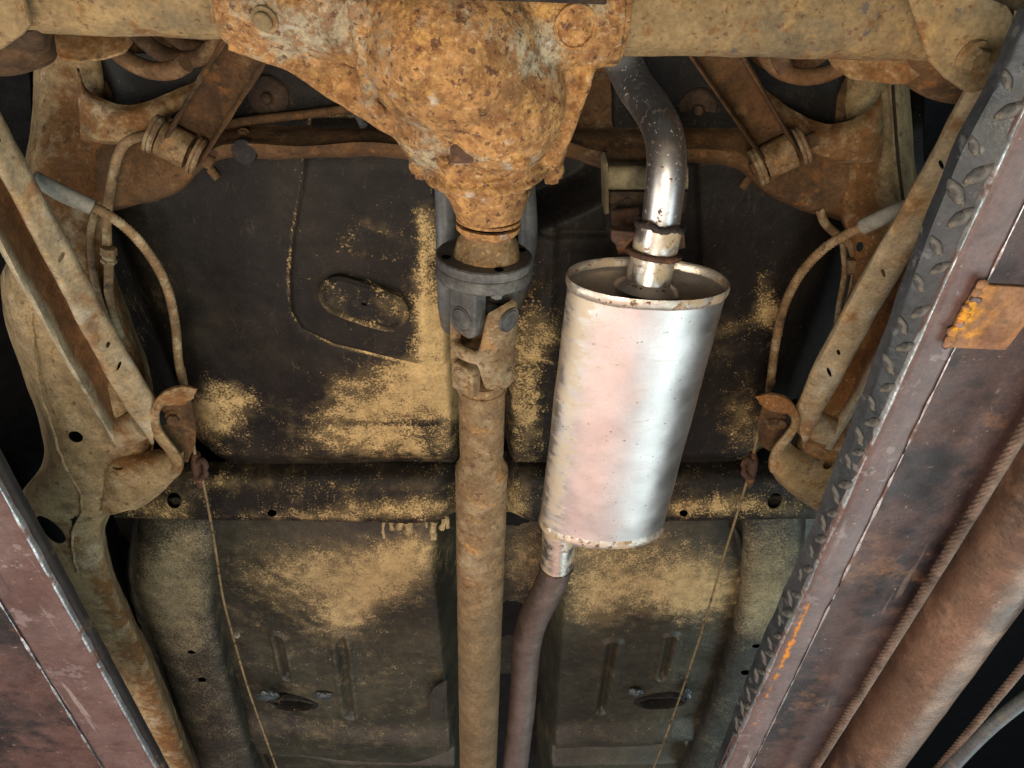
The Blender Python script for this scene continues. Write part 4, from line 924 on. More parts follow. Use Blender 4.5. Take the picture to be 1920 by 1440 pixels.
# ------------------------------------------------------------------ lower control arms
def lower_arm(label, E, holes, zb, za, bush, tip):
    t = thing('lower_control_arm', label, 'control arm', W(*tip, zb), 'lower control arms')
    def ln(key, dz):
        P0, P1, P2, P3 = E[key]; return [(P0[0], P0[1], za + dz), (P1[0], P1[1], za * .62 + zb * .38 + dz), (P2[0], P2[1], za * .2 + zb * .8 + dz), (P3[0], P3[1], zb + dz)]
    def mixl(k1, k2, f, dz):
        A, B = ln(k1, dz), ln(k2, dz); return [tuple(np.array(a) * (1 - f) + np.array(b) * f) for a, b in zip(A, B)]
    m = MAT['arm']
    sheet('inner_flange', [ln('a', .045), ln('a', .012), mixl('a', 'b', .12, .004), mixl('a', 'b', .5, .0), mixl('a', 'b', .85, -.004), ln('b', 0.0), ln('b', .012), ln('b', .05)], m, t, nu=60, sub=4, thick=.003, rough=(.0018, 18), holes=holes, deg=50)
    sheet('outer_flange', [mixl('b', 'c', -.05, .062), mixl('b', 'c', .2, .055), mixl('b', 'c', .55, .035), mixl('b', 'c', .82, .010), mixl('b', 'c', .95, -.002), ln('c', .0), mixl('b', 'c', 1.03, .012), mixl('b', 'c', 1.03, .04)], MAT['rail_arm'], t, nu=60, sub=4, thick=.003, rough=(.0018, 18), deg=50)
    (ax_, ay_), (bx_, by_) = bush; a, b = W(ax_, ay_, zb + .018), W(bx_, by_, zb + .018); d = (b - a) / np.linalg.norm(b - a); Lb = np.linalg.norm(b - a)
    lathe('bushing_sleeve', a, d, [(0, .014), (0, .0245), (Lb * .62, .0245), (Lb * .62, .014)], MAT['arm'], t, 32, rough=(.0006, 60))
    prof = [(0, .001)]
    for k in range(3): prof += [(.004 * k, .027), (.004 * k + .0026, .0275), (.004 * k + .0028, .0235), (.004 * k + .0038, .0235)]
    lathe('bushing_washer', a + d * Lb * .80 + np.array((0, 0, .010)), d, [(x, r * .74) for x, r in prof] + [(.013, .001)], MAT['rubber'], t, 32)
    return t
MAT['rail_arm'] = M('rust brown inner arm face', (0.15, 0.072, 0.028), [
    dict(col=(0.30, 0.25, 0.165), scale=14, lo=0.35, hi=0.75, attr='lip', noise_w=.6, scale2=60, noise_w2=.3),
    dict(col=(0.07, 0.036, 0.018), scale=18, lo=.5, hi=.7, amt=.7),
    dict(col=(0.26, 0.13, 0.05), scale=40, lo=.55, hi=.7, amt=.6)], rough=.85, bump=[(170, .8, 3), (36, 1.4)], var=.22)
la = lower_arm('grey dusty lower control arm crossing the left rail to the left mounting bracket',
          dict(a=((-30, 165), (90, 388), (230, 648), (292, 748)), b=((-30, 268), (90, 493), (212, 720), (286, 832)), c=((-30, 410), (65, 572), (150, 720), (218, 838))),
          [(4, 262, .735, 4, 9, 25), (119, 478, .775, 4, 9, 20), (205, 643, .81, 2.5, 5, 20), (226, 682, .82, 2.5, 8, 20)], .835, .71, ((226, 812), (300, 778)), (250, 810))
ra = lower_arm('dusty lower control arm slanting from the right axle bracket to the right mount',
          dict(a=((1838, 118), (1700, 376), (1560, 622), (1492, 764)), b=((1912, 120), (1768, 374), (1624, 620), (1508, 836)), c=((1948, 165), (1800, 400), (1694, 606), (1556, 842))),
          [(1764, 308, .74, 4, 9, -25), (1655, 510, .785, 4, 9, -22), (1572, 660, .815, 2.5, 5, -20), (1553, 695, .825, 3, 9, -22)], .835, .70, ((1556, 806), (1486, 778)), (1530, 810))
for t in (la, ra):
    for o in t.children:
        if o.name.startswith('outer'):
            me = o.data; n = len(me.vertices); at = me.attributes.new('lip', 'FLOAT', 'POINT')
            co = np.empty(n * 3); me.vertices.foreach_get('co', co); co = co.reshape(-1, 3) + np.array(origin(o)); q = P(co)
            # outer rolled lip painted paler, for the side light that catches it
            if t is la: lx = np.interp(q[:, 1], [410, 572, 720, 838], [-30, 65, 150, 218]); d = q[:, 0] - lx
            else: lx = np.interp(q[:, 1], [165, 400, 606, 842], [1948, 1800, 1694, 1556]); d = lx - q[:, 0]
            at.data.foreach_set('value', np.clip(1.0 - d / 40.0, 0, 1).astype(np.float32))

# ------------------------------------------------------------------ driveshaft
ds = thing('driveshaft', 'rusty driveshaft with double universal joint bolted to the differential', 'driveshaft', W(905, 900, .757))
A0 = W(916, 407, .757); Af = W(908, 482, .752); J1 = W(908, 574, .747); J2 = W(905, 683, .751); S0 = W(904, 708, .7515); S1 = W(903, 872, .757); S2 = W(896, 1480, .712)
ax = (J1 - A0) / np.linalg.norm(J1 - A0)
lf = np.linalg.norm(Af - A0)
lathe('pinion_collar', A0, ax, [(0, .0352), (.003, .0356), (.0035, .030), (.0068, .030), (.0072, .0358), (.013, .0352), (.017, .031), (.019, .0285)], MAT['cast_rust'], ds, 56, rough=(.0004, 90))
lathe('seal_gap', A0 + ax * .0032, ax, [(0, .0310), (.0038, .0310)], MAT['void'], ds, 48)
o = lathe('pinion_yoke', A0 + ax * .018, ax, [(0, .028), (.003, .0285), (.009, .0335), (.018, .036), (lf - .024, .0372), (lf - .018, .041)], MAT['shaft'], ds, 56, rough=(.0008, 50))
for o in ds.children:
    if 'pinion' in o.name: attr(o, 'grey', [(860, 480, 50, 25, 0, .3)], .1)
fl_ = lathe('flange', Af - ax * .004, ax, [(0, .03), (0, .0530), (.0015, .0546), (.0105, .0546), (.012, .0535), (.012, .03)], MAT['joint'], ds, 72, rough=(.0003, 60))
lathe('companion_flange', Af + ax * .0084, ax, [(0, .03), (0, .0535), (.0015, .0546), (.0125, .0546), (.014, .0532), (.014, .03)], MAT['joint'], ds, 72, rough=(.0003, 60))
a_, e_, g_ = basis(ax)
for an in (-.38, 1.2, 2.76, 4.34):
    d_ = e_ * math.cos(an) + g_ * math.sin(an)
    lathe('flange_hole', Af - ax * .0046 + d_ * .045, -ax, [(0, .0052), (.0002, .0050), (-.0008, .0045), (-.0008, .001)], MAT['void'], fl_, 16)
    bolt('flange_bolt', Af + ax * .0224 + d_ * .043, ax, .0068, .008, MAT['joint'], ds)
aj = (J2 - J1) / np.linalg.norm(J2 - J1); _, e, g = basis(aj)
# g points right or left? use the lateral axis towards +X
if g[0] < 0: g = -g
A1 = math.radians(-42)                    # cross axis seen to the left, towards the camera
def ear_shell(name, c, axis, tdir, rin, rout, base, reach, hw, ang, mat, parent, n=96, both=True, p=2.2):
    """a yoke: ring whose length grows into two rounded ears at +-ang. base: ring end along tdir, reach: extra length of the ears"""
    th = np.linspace(0, 2 * math.pi, n, endpoint=False); v = []; 
    ears = np.abs(np.cos(th - ang)) if both else np.maximum(0, np.cos(th - ang))
    k = sstep(math.cos(hw) - .16, math.cos(hw) + .06, ears); cap = np.clip((ears - math.cos(hw)) / (1 - math.cos(hw)), 0, 1)
    top = base[1] + reach * k * (0.72 + .28 * np.sqrt(cap)); low = np.full(n, base[0])
    for t_arr, r_ in ((low, rin), (low, rout), (low * .5 + top * .5, rout), (top, rout), (top, rin), (low * .5 + top * .5, rin)):
        for q in range(n): v.append(np.asarray(c) + axis * tdir * t_arr[q] + (e * math.cos(th[q]) + g * math.sin(th[q])) * r_)
    f = []
    for r in range(6):
        for q in range(n):
            q2 = (q + 1) % n; r2 = (r + 1) % 6; f.append((r * n + q, r * n + q2, r2 * n + q2, r2 * n + q))
    me = mesh(name, v, f); me = evaluated(me, ('SUBSURF', dict(levels=1, render_levels=1))); me = finish(me, rough=(.0007, 45), deg=50); me.name = name
    return link(name, me, mat, parent)
L12 = np.linalg.norm(J2 - J1)
A2 = A1 + math.pi / 2
def dirv(an): return e * math.cos(an) + g * math.sin(an)
def block_ear(name, c, an, w, t0, t1, r0, r1, mat, parent):
    """flat machined ear: box in (axis, tangent, radial) with a rounded end"""
    d = dirv(an); tg = np.cross(aj, d); pts = []
    prof = [(t0, -w), (t0, w)] + [(t1 * math.cos(x) if t1 < 0 else t1 * math.cos(x), w * .98 * math.sin(x) if False else w * math.sin(x)) for x in np.linspace(math.pi / 2, -math.pi / 2, 9)]
    prof = [(t0, -w * 1.0), (t0, w * 1.0), (t1 * .45, w), (t1 * .8, w * .86), (t1, w * .5), (t1, -w * .5), (t1 * .8, -w * .86), (t1 * .45, -w)]
    v = [c + aj * a0 + tg * b0 + d * r0 for a0, b0 in prof] + [c + aj * a0 + tg * b0 + d * r1 for a0, b0 in prof]; n = len(prof)
    f = [tuple(range(n)), tuple(range(2 * n - 1, n - 1, -1))] + [(k, n + k, n + (k + 1) % n, (k + 1) % n) for k in range(n)]
    me = mesh(name, v, f); sharp(me); me = evaluated(me, ('BEVEL', dict(width=.0025, segments=2, limit_method='ANGLE', angle_limit=.6))); rough_up(me, .0004, 60); sharp(me); me.name = name
    return link(name, me, mat, parent)
def cap(c, an, r, R, mat, parent):
    d = dirv(an)
    return lathe('bearing_cap', c + d * R, d, [(-.004, r * 1.12), (.0005, r * 1.1), (.0006, r * 1.0), (-.0008, r * .97), (.0012, r * .90), (.0022, r * .6), (.0024, .001)], mat, parent, 28)
# joint 1: flange yoke ears (grey), cross
ff = Af + ax * .0204
tdist = -np.linalg.norm(J1 - ff)
for an in (A1, A1 + math.pi):
    y = block_ear('yoke_ear', J1, an, .0205, tdist, .023, .018, .0375, MAT['joint'], ds); cap(J1, an, .0145, .0380, MAT['joint'], y)
for J, m_ in ((J1, MAT['joint']), (J2, MAT['dark_brown'])):
    cr_ = tube('joint_cross', [J - dirv(A1) * .03, J + dirv(A1) * .03], .0085, m_, ds, seg=18, n=4)
    tube('trunnion', [J - dirv(A2) * .03, J + dirv(A2) * .03], .0084, m_, cr_, seg=18, n=4)
# centre coupling: ring with ears to both joints
mid_ = (J1 + J2) / 2 + aj * .004
mid_ = mid_ + aj * .007
hub_ = ear_shell('coupling_yoke', mid_, aj, -1, .0275, .0405, (-.004, .014), L12 / 2 + .020, .80, A2, MAT['shaft'], ds)
ear_shell('coupling_yoke', mid_, aj, 1, .0270, .0400, (-.004, .004), L12 / 2 + .004, .80, A2, MAT['shaft'], ds)
for J in (J1, J2):
    for an in (A2, A2 + math.pi): cap(J, an, .0138, .0402, MAT['joint'] if J is J1 else MAT['shaft'], hub_)
# joint 2: weld yoke of the shaft
for an in (A1, A1 + math.pi):
    y = block_ear('yoke_ear', J2, an, .0180, np.linalg.norm(S0 - J2) + .004, -.018, .021, .0375, MAT['shaft'], ds); cap(J2, an, .0135, .0380, MAT['shaft'], y)

lathe('weld_yoke', S0, (S1 - S0), [(-.004, .020), (-.002, .031), (.004, .0322), (.009, .0312), (.012, .0304)], MAT['shaft'], ds, 48, rough=(.0006, 60))
tube('slip_tube', [S0 + aj * .008, S1], .0302, MAT['shaft'], ds, seg=48, n=40, rough=(.0004, 40))
lathe('slip_shoulder', S1 + (S1 - S0) / np.linalg.norm(S1 - S0) * -.012, (S2 - S1), [(0, .0300), (.012, .0345), (.02, .0370), (.028, .0374)], MAT['shaft'], ds, 48, rough=(.0004, 60))
lathe('weld_ring', S0 + aj * .013, aj, [(-.0025, .0302), (-.001, .0325), (.001, .0325), (.0025, .0302)], MAT['shaft'], ds, 40, rough=(.0007, 120))
tube('shaft_tube', [S1 + (S2 - S1) * .005, S2], .0373, MAT['shaft'], ds, seg=56, n=90, rough=(.0004, 40))

for o in ds.children_recursive:
    if o.data is not None and o.data.materials[0] == MAT['shaft']: attr(o, 'olive', [(900, 1330, 200, 260, 0, .75), (870, 760, 14, 60, 0, .2)], .05)
# grey pipes standing behind the joint
for lab, pts, r in (('blue-grey pipe rising left of the pinion, behind the driveshaft flange', [(800, 220, .99), (822, 305, .88), (832, 340, .86), (836, 420, .845), (836, 500, .84), (838, 570, .86), (842, 610, .99)], .0125),
                    ('blue-grey pipe showing just right of the pinion, behind the driveshaft flange', [(975, 250, 1.0), (985, 340, .88), (990, 420, .855), (988, 470, .85), (978, 530, .87), (965, 570, .99)], .0120)):
    o = tube('pipe', WL(pts), r, MAT['pipe_grey'], None, seg=20, n=30, rough=(.0004, 30)); tag(o, lab, 'pipe', 'pipes behind the driveshaft joint')

# ------------------------------------------------------------------ exhaust
ex = thing('exhaust', 'silver oval muffler with bright tail pipe and brown front pipe', 'exhaust', W(1170, 770, .78))
tp = [(1120, 40, 1.0), (1160, 100, .975), (1190, 160, .935), (1222, 205, .885), (1244, 252, .84), (1250, 305, .812), (1246, 360, .800), (1238, 425, .795)]
t_ = tube('tail_pipe', WL(tp), [.0225, .0228, .0225, .0222, .0222, .0222, .0222, .0222], MAT['tail_pipe'], ex, seg=40, n=70)
attr(t_, 'dark_end', [(1135, 70, 60, 50, 30, 1.0)], .0)  # tail pipe coloured darker towards its upper end
MR, MF = W(1214, 530, .778), W(1128, 977, .784)
am = (MF - MR) / np.linalg.norm(MF - MR); LM = np.linalg.norm(MF - MR)
sl0, sl1 = W(1238, 418, .795), MR + am * .01
tube('pipe_sleeve', [sl0, W(1226, 475, .79), sl1 + np.array((0, 0, 0))], [.0268, .0268, .0268], MAT['sleeve'], ex, seg=44, n=30, rough=(.0003, 40))
dsl = (sl1 - sl0) / np.linalg.norm(sl1 - sl0)
def torus(name, c, axis, R, r, mat, parent, seg=56, tn=12, wob=0.0, arc=None):
    a, e1, g1 = basis(axis); th = np.linspace(0, 2 * math.pi, seg, endpoint=False) if arc is None else np.linspace(arc[0], arc[1], seg)
    p = []
    for k, q in enumerate(th):
        p.append(np.asarray(c) + (e1 * math.cos(q) + g1 * math.sin(q)) * R + a * (wob * math.sin(5 * q + 1.0)))
    v = []; ph = np.linspace(0, 2 * math.pi, tn, endpoint=False)
    for k, q in enumerate(th):
        rad = e1 * math.cos(q) + g1 * math.sin(q)
        rr_ = r * (1 + (.18 * math.sin(k * 2.1) if wob else 0))
        for x in ph: v.append(p[k] + rad * (rr_ * math.cos(x)) + a * (rr_ * math.sin(x)))
    if arc is None:
        f = [(k * tn + x, k * tn + (x + 1) % tn, ((k + 1) % seg) * tn + (x + 1) % tn, ((k + 1) % seg) * tn + x) for k in range(seg) for x in range(tn)]
    else:
        f = [(k * tn + x, k * tn + (x + 1) % tn, (k + 1) * tn + (x + 1) % tn, (k + 1) * tn + x) for k in range(seg - 1) for x in range(tn)]
        f += [tuple(range(tn))[::-1], tuple((seg - 1) * tn + x for x in range(tn))]
    me = mesh(name, v, f); me = finish(me, rough=(.0006, 80)); return link(name, me, mat, parent)
torus('weld_bead', sl0 + dsl * .002, dsl, .0255, .0042, MAT['weld'], ex, wob=.0016)
# muffler: oval shell, rolled rims, dished ends
ea = np.array((1.0, 0, 0)); ea -= am * (ea @ am); ea /= np.linalg.norm(ea); eb = np.cross(am, ea)
def ovalring(t, a_, b_, n=96, p=2.12):
    out = []
    for k in range(n):
        q = 2 * math.pi * k / n; cx, sx = math.cos(q), math.sin(q)
        out.append(MR + am * t + ea * (a_ * math.copysign(abs(cx) ** (2 / p), cx)) + eb * (b_ * math.copysign(abs(sx) ** (2 / p), sx)))
    return out
RA, RB = .0955, .048
prof = [(.004 + (LM - .008) * k / 60, RA, RB) for k in range(61)]
me = mesh('muffler_shell', [q for t, a_, b_ in prof for q in ovalring(t, a_, b_)], grid_faces(len(prof), 96, True)); me = finish(me, rough=(.0011, 11)); ms = link('muffler_shell', me, MAT['muffler'], ex)
attr(ms, 'dust', [(1064, 740, 28, 160, 10, .62), (1078, 600, 24, 80, 10, .45), (1105, 560, 70, 34, 0, .40), (1044, 930, 24, 80, 10, .6), (1110, 800, 40, 120, 8, .18), (1165, 680, 24, 7, 0, .45), (1130, 620, 40, 30, 0, .16), (1340, 580, 14, 30, 0, .2), (1090, 990, 80, 14, 10, .2), (1300, 650, 70, 200, 10, -.15)], -.02)
for nm, t0, sg in (('rear_rim', 0.0, 1), ('front_rim', LM, -1)):
    pr = [(t0 + sg * .010, RA - .001, RB - .001), (t0 + sg * .006, RA + .0018, RB + .0018), (t0 + sg * .002, RA + .0030, RB + .0030), (t0 - sg * .003, RA + .0030, RB + .0030), (t0 - sg * .0065, RA + .0015, RB + .0015), (t0 - sg * .005, RA - .0015, RB - .0015), (t0 + sg * .004, RA - .003, RB - .003)]
    me = mesh(nm, [q for t, a_, b_ in pr for q in ovalring(t, a_, b_)], grid_faces(len(pr), 96, True)); me = finish(me, rough=(.0006, 60), deg=60); rim = link(nm, me, MAT['rim_rust'], ex)
    pe = [(t0 + sg * .004, RA - .003, RB - .003), (t0 + sg * .006, RA - .007, RB - .005), (t0 + sg * .007, RA - .014, RB - .010), (t0 + sg * .006, RA * .6, RB * .6), (t0 + sg * .006, RA * .3, RB * .3), (t0 + sg * .006, .001, .001)]
    me = mesh('end_cap', [q for t, a_, b_ in pe for q in ovalring(t, a_, b_)], grid_faces(len(pe), 96, True)); me = finish(me, deg=70); link('end_cap', me, MAT['end_cap'], ex)
torus('inlet_weld', MR + am * .003, dsl, .0278, .0032, MAT['weld'], ex, wob=.0008)
lathe('inlet_collar', MR + am * .008, -dsl, [(0, .040), (.004, .036), (.008, .030), (.010, .0275)], MAT['end_cap'], ex, 44)
# clamp ring and hanger on the sleeve
kc = sl0 * .42 + sl1 * .58
torus('clamp_ring', W(1226, 474, .79), dsl, .0298, .0040, MAT['clamp'], ex, tn=10)
poly_plate('clamp_lug', [(1146, 432, .80), (1190, 436, .80), (1190, 450, .80), (1180, 455, .80), (1184, 470, .80), (1162, 466, .80), (1146, 452, .80)], (0, 0, 1), .014, MAT['clamp'], ex, bevel=.002)
poly_plate('clamp_lug', [(1262, 440, .81), (1284, 440, .81), (1286, 466, .81), (1266, 470, .81)], (0, 0, 1), .014, MAT['clamp'], ex, bevel=.002)
# front outlet
f0 = W(1048, 1000, .800); f1 = W(1044, 1060, .797)
tube('outlet_stub', [f0 - (f1 - f0) * .3, f0, f1], .0275, MAT['sleeve'], ex, seg=40, n=16, rough=(.0003, 40))
tube('front_pipe', WL([(1045, 1050, .797), (1040, 1075, .797), (1024, 1112, .793), (1000, 1160, .785), (988, 1205, .776), (984, 1250, .768), (978, 1330, .748), (968, 1420, .724), (962, 1490, .712)]), [.0262, .0264, .0266, .0266, .0262, .0256, .0256, .0256, .0256], MAT['front_pipe'], ex, seg=40, n=90, rough=(.0005, 30))
torus('outlet_weld', f1 - (f1 - f0) * .02, f1 - f0, .0272, .0016, MAT['weld'], ex, wob=.0006)
# hanger bracket above the tail pipe
hg = thing('exhaust_hanger', 'beige dusty hanger bracket with rusty strap behind the tail pipe', 'bracket', W(1180, 380, .90))
sheet('hanger_plate', band([(1134, 306, .93), (1214, 306, .93), (1290, 306, .93)], [(1138, 318, .900), (1214, 318, .900), (1290, 318, .900)], [(1140, 350, .895), (1214, 350, .895), (1290, 350, .895)], [(1140, 352, .91), (1214, 352, .91), (1290, 352, .91)]), MAT['beige_plate'], hg, nu=14, sub=4, deg=40)
poly_plate('hanger_side', [(1131, 308, .90), (1140, 306, .89), (1142, 400, .89), (1134, 404, .90)], (0, 0, 1), .04, MAT['beige_plate'], hg)
poly_plate('hanger_back', [(1140, 360, .915), (1290, 360, .915), (1285, 400, .915), (1142, 402, .915)], (0, 0, 1), .006, MAT['dark_brown'], hg)
bolt('hanger_bolt', W(1175, 377, .914), (0, -.2, -1), .006, .005, MAT['dark_brown'], hg)
poly_plate('hanger_strap', [(1146, 396, .88), (1200, 390, .88), (1204, 470, .85), (1160, 482, .85), (1148, 440, .86)], (0, 0, 1), .006, MAT['clamp'], hg, rough=(.0012, 40))
# ------------------------------------------------------------------ parking brake cables
def ribbed_tube(name, path, r, n, mat, parent, amp=.12, per=2):
    p = cr(np.asarray(path, float), n); rad = r * (1 + amp * (np.arange(n) % (2 * per) < per))
    v, f = tube_mesh(p, rad, 10); me = mesh(name, v, f); me = finish(me, deg=80); return link(name, me, mat, parent)
def brake_cable(label, sleeve, sheath, sheath2, thin1, clip, thin2, zc):
    t = thing('parking_brake_cable', label, 'cable', W(*clip, zc), 'parking brake cables')
    tube('rubber_sleeve', WL(sleeve), [.0085, .0102, .0100], MAT['sleeve_grey'], t, seg=16, n=20)
    ribbed_tube('cable_sheath', WL(sheath), .0060, 260, MAT['cable'], t)
    tube('sheath_end', WL(sheath2), .0068, MAT['cable'], t, seg=12, n=16)
    tube('inner_cable', WL(thin1), .0027, MAT['bare_cable'], t, seg=8, n=24)
    tube('inner_cable', WL(thin2), .0023, MAT['bare_cable'], t, seg=8, n=60)
    return t
lc = brake_cable('parking brake cable with grey sleeve and ribbed sheath arching to the left bracket',
    [(62, 332, .83), (115, 362, .842), (172, 388, .852)],
    [(168, 386, .855), (205, 404, .862), (250, 440, .872), (290, 492, .884), (315, 545, .894), (329, 610, .903), (334, 670, .908), (340, 705, .908)],
    [(338, 690, .908), (344, 722, .902)], [(346, 728, .90), (354, 780, .892), (366, 855, .885)], (374, 880),
    [(380, 900, .885), (392, 960, .888), (404, 1030, .90), (418, 1120, .915), (436, 1190, .93), (462, 1280, .94), (486, 1350, .945), (526, 1460, .95)], .885)
rc_ = brake_cable('parking brake cable with grey sleeve and ribbed sheath arching to the right bracket',
    [(1706, 384, .835), (1660, 405, .842), (1615, 426, .852)],
    [(1619, 424, .855), (1590, 438, .862), (1545, 466, .872), (1500, 515, .884), (1470, 575, .894), (1455, 640, .903), (1448, 690, .908), (1444, 725, .908)],
    [(1446, 712, .908), (1441, 742, .902)], [(1438, 750, .90), (1424, 800, .892), (1412, 856, .885)], (1408, 880),
    [(1400, 904, .885), (1380, 970, .89), (1352, 1060, .905), (1320, 1170, .925), (1284, 1280, .94), (1252, 1370, .945), (1218, 1460, .95)], .885)
def cable_clip(px, py, z, sg, parent):
    """adjuster clip: folded saddle with two hooked lips"""
    c = [(px - 10 * sg, py - 28), (px + 2 * sg, py - 24), (px + 2 * sg, py + 24), (px - 2 * sg, py + 30)]
    a = [(px - 12 * sg, py - 24, z), (px - 13 * sg, py - 6, z), (px - 9 * sg, py + 14, z), (px - 2 * sg, py + 26, z)]
    b = [(px - 3 * sg, py - 26, z - .012), (px - 4 * sg, py - 6, z - .010), (px - 2 * sg, py + 12, z - .010), (px + 4 * sg, py + 24, z - .012)]
    d = [(px + 8 * sg, py - 18, z - .006), (px + 5 * sg, py - 8, z), (px + 4 * sg, py + 8, z), (px + 14 * sg, py + 18, z - .006)]
    e2 = [(px + 14 * sg, py - 20, z - .010), (px + 6 * sg, py - 5, z + .006), (px + 6 * sg, py + 8, z + .006), (px + 20 * sg, py + 8, z - .010)]
    o = tube('adjuster_clip', WL([(px - 4 * sg, py - 30, z), (px - 4 * sg, py - 10, z - .003), (px, py + 10, z - .003), (px + 3 * sg, py + 30, z)]), [.0062, .0085, .0080, .0062], MAT['clamp'], parent, seg=14, n=20, rough=(.0014, 90))
    for hy, up in ((-14, -1), (16, 1)):
        tube('clip_hook', WL([(px - 2 * sg, py + hy, z - .005), (px + 8 * sg, py + hy - 2, z - .010), (px + 14 * sg, py + hy - 8 * up, z - .013), (px + 12 * sg, py + hy - 15 * up, z - .012)]), [.006, .0055, .0048, .0035], MAT['clamp'], o, seg=10, n=14)
    return o
cable_clip(372, 880, .888, 1, lc); cable_clip(1408, 878, .888, -1, rc_)
lathe('cable_ferrule', W(1406, 876, .884), W(1400, 900, .884) - W(1412, 850, .884), [(-.012, .0045), (-.01, .006), (.01, .006), (.012, .0045)], MAT['clamp'], rc_, 12)
lathe('cable_clamp', W(444, 1190, .932), W(436, 1170, .93) - W(448, 1210, .93), [(-.006, .004), (-.005, .0065), (.005, .0065), (.006, .004)], MAT['sleeve_grey'], lc, 12)

# ------------------------------------------------------------------ brake lines along the rails
o = tube('brake_line', WL([(292, 252, .95), (245, 262, .95), (222, 290, .948), (208, 350, .94), (200, 420, .925), (204, 500, .91), (205, 560, .905), (222, 620, .897), (243, 680, .893), (256, 720, .89)]), .0062, MAT['cable'], None, seg=12, n=90)
tag(o, 'brown pipe curving down the inner side of the left frame rail', 'brake line', 'brake lines')
o = tube('brake_line', WL([(178, 400, .932), (170, 440, .924), (176, 520, .908), (196, 590, .893), (220, 640, .886), (240, 700, .882)]), .0050, MAT['cable'], None, seg=12, n=80)
tag(o, 'thin brown pipe lying on the left frame rail, behind the control arm', 'brake line', 'brake lines')
o = tube('brake_line', WL([(1536, 392, .965), (1548, 420, .96), (1575, 444, .95), (1596, 462, .94), (1604, 500, .93), (1598, 550, .92), (1578, 610, .91), (1556, 670, .905)]), .0060, MAT['cable'], None, seg=12, n=80)
tag(o, 'brown pipe with a bend running down the inner side of the right frame rail', 'brake line', 'brake lines')
o = tube('brake_line', WL([(1580, 455, .955), (1584, 510, .945), (1574, 570, .935), (1564, 640, .93)]), .0045, MAT['cable'], None, seg=10, n=50)
tag(o, 'thin inner pipe beside the bent brake line on the right rail', 'brake line', 'brake lines')
o = lathe('line_fitting', W(204, 478, .909), W(205, 540, .905) - W(204, 440, .912), [(-.012, .0065), (-.011, .010), (0, .0105), (.001, .0085), (.006, .0085), (.007, .0105), (.012, .010), (.013, .0065)], MAT['cable'], None, 6)
tag(o, 'rusty union nut on the left brake line', 'fitting')
o = lathe('line_fitting', W(1600, 498, .927), W(1600, 530, .925) - W(1602, 470, .93), [(-.012, .0065), (-.011, .0095), (0, .0095), (.001, .008), (.008, .008), (.009, .0095), (.012, .0065)], MAT['cable'], None, 6)
tag(o, 'rusty union nut on the right brake line', 'fitting')

# ------------------------------------------------------------------ hoist runways
ZB = .58
def lerp(a, b, t): return tuple(np.array(a) * (1 - t) + np.array(b) * t)
def edge(p, q, t0=-.22, t1=1.32):      # straight edge in the picture plane, lengthened beyond the frame
    p, q = np.array(p, float), np.array(q, float); return tuple(p + (q - p) * t0), tuple(p + (q - p) * t1)
hr = thing('hoist_runway', 'brown painted hoist runway with black tread plate along the right side', 'hoist', W(1560, 1060, ZB))
# edges as world lines at the flange height
def wl(p, q, z): a, b = edge(p, q); return W(*a, z), W(*b, z)
fa = wl((1920, 205), (1359, 1440), ZB); fb = wl((1911, 400), (1407, 1440), ZB)
def along(l, t): return l[0] * (1 - t) + l[1] * t
def beam(name, rows, mat, parent, n=70, sub=2, thick=.004, rough=(.0006, 20), deg=40, holes=None):
    return sheet(name, [[along(l, t) + np.array(o_) for t in np.linspace(0, 1, 6)] for l, o_ in rows], mat, parent, nu=n, sub=sub, thick=thick, rough=rough, world_pts=True, deg=deg, lin=True)
def mid(l1, l2, f): return (l1[0] * (1 - f) + l2[0] * f, l1[1] * (1 - f) + l2[1] * f)
fo = beam('bottom_flange', [(fa, (0, 0, .014)), (fa, (0, 0, .010)), (mid(fa, fb, .03), (0, 0, .002)), (mid(fa, fb, .08), (0, 0, 0)), (mid(fa, fb, .5), (0, 0, -.001)), (mid(fa, fb, .94), (0, 0, 0)), (fb, (0, 0, .003)), (fb, (.001, 0, .012)), (mid(fa, fb, .9), (0, 0, .014))], MAT['oxide'], hr, n=90, sub=4, thick=.003, deg=50)
attr(fo, 'rust', [(1508, 1150, 7, 60, 24, .62), (1480, 1215, 7, 60, 24, .6), (1445, 1290, 7, 60, 24, .5), (1420, 1350, 7, 40, 24, .35), (1550, 1100, 8, 14, 0, .9), (1595, 1020, 6, 20, 20, .55), (1520, 1190, 12, 12, 0, .5), (1500, 1225, 12, 10, 0, .6), (1580, 960, 6, 90, 24, .25), (1420, 1400, 40, 30, 20, .2)], -.15)
beam('worn_edge_highlight', [(mid(fa, fb, .965), (0, 0, -.0030)), (mid(fa, fb, 1.02), (0, 0, -.0005)), (mid(fa, fb, 1.03), (0, 0, .008))], MAT['edge_highlight'], hr, n=160, sub=3, thick=.0015, rough=(.0022, 26))  # bright strips paint the highlight along both flange edges
beam('worn_edge_highlight', [(mid(fa, fb, .022), (0, 0, -.0010)), (mid(fa, fb, -.004), (0, 0, .0006)), (mid(fa, fb, -.010), (0, 0, .006))], MAT['edge_highlight'], hr, n=160, sub=3, thick=.0012, rough=(.0014, 30))
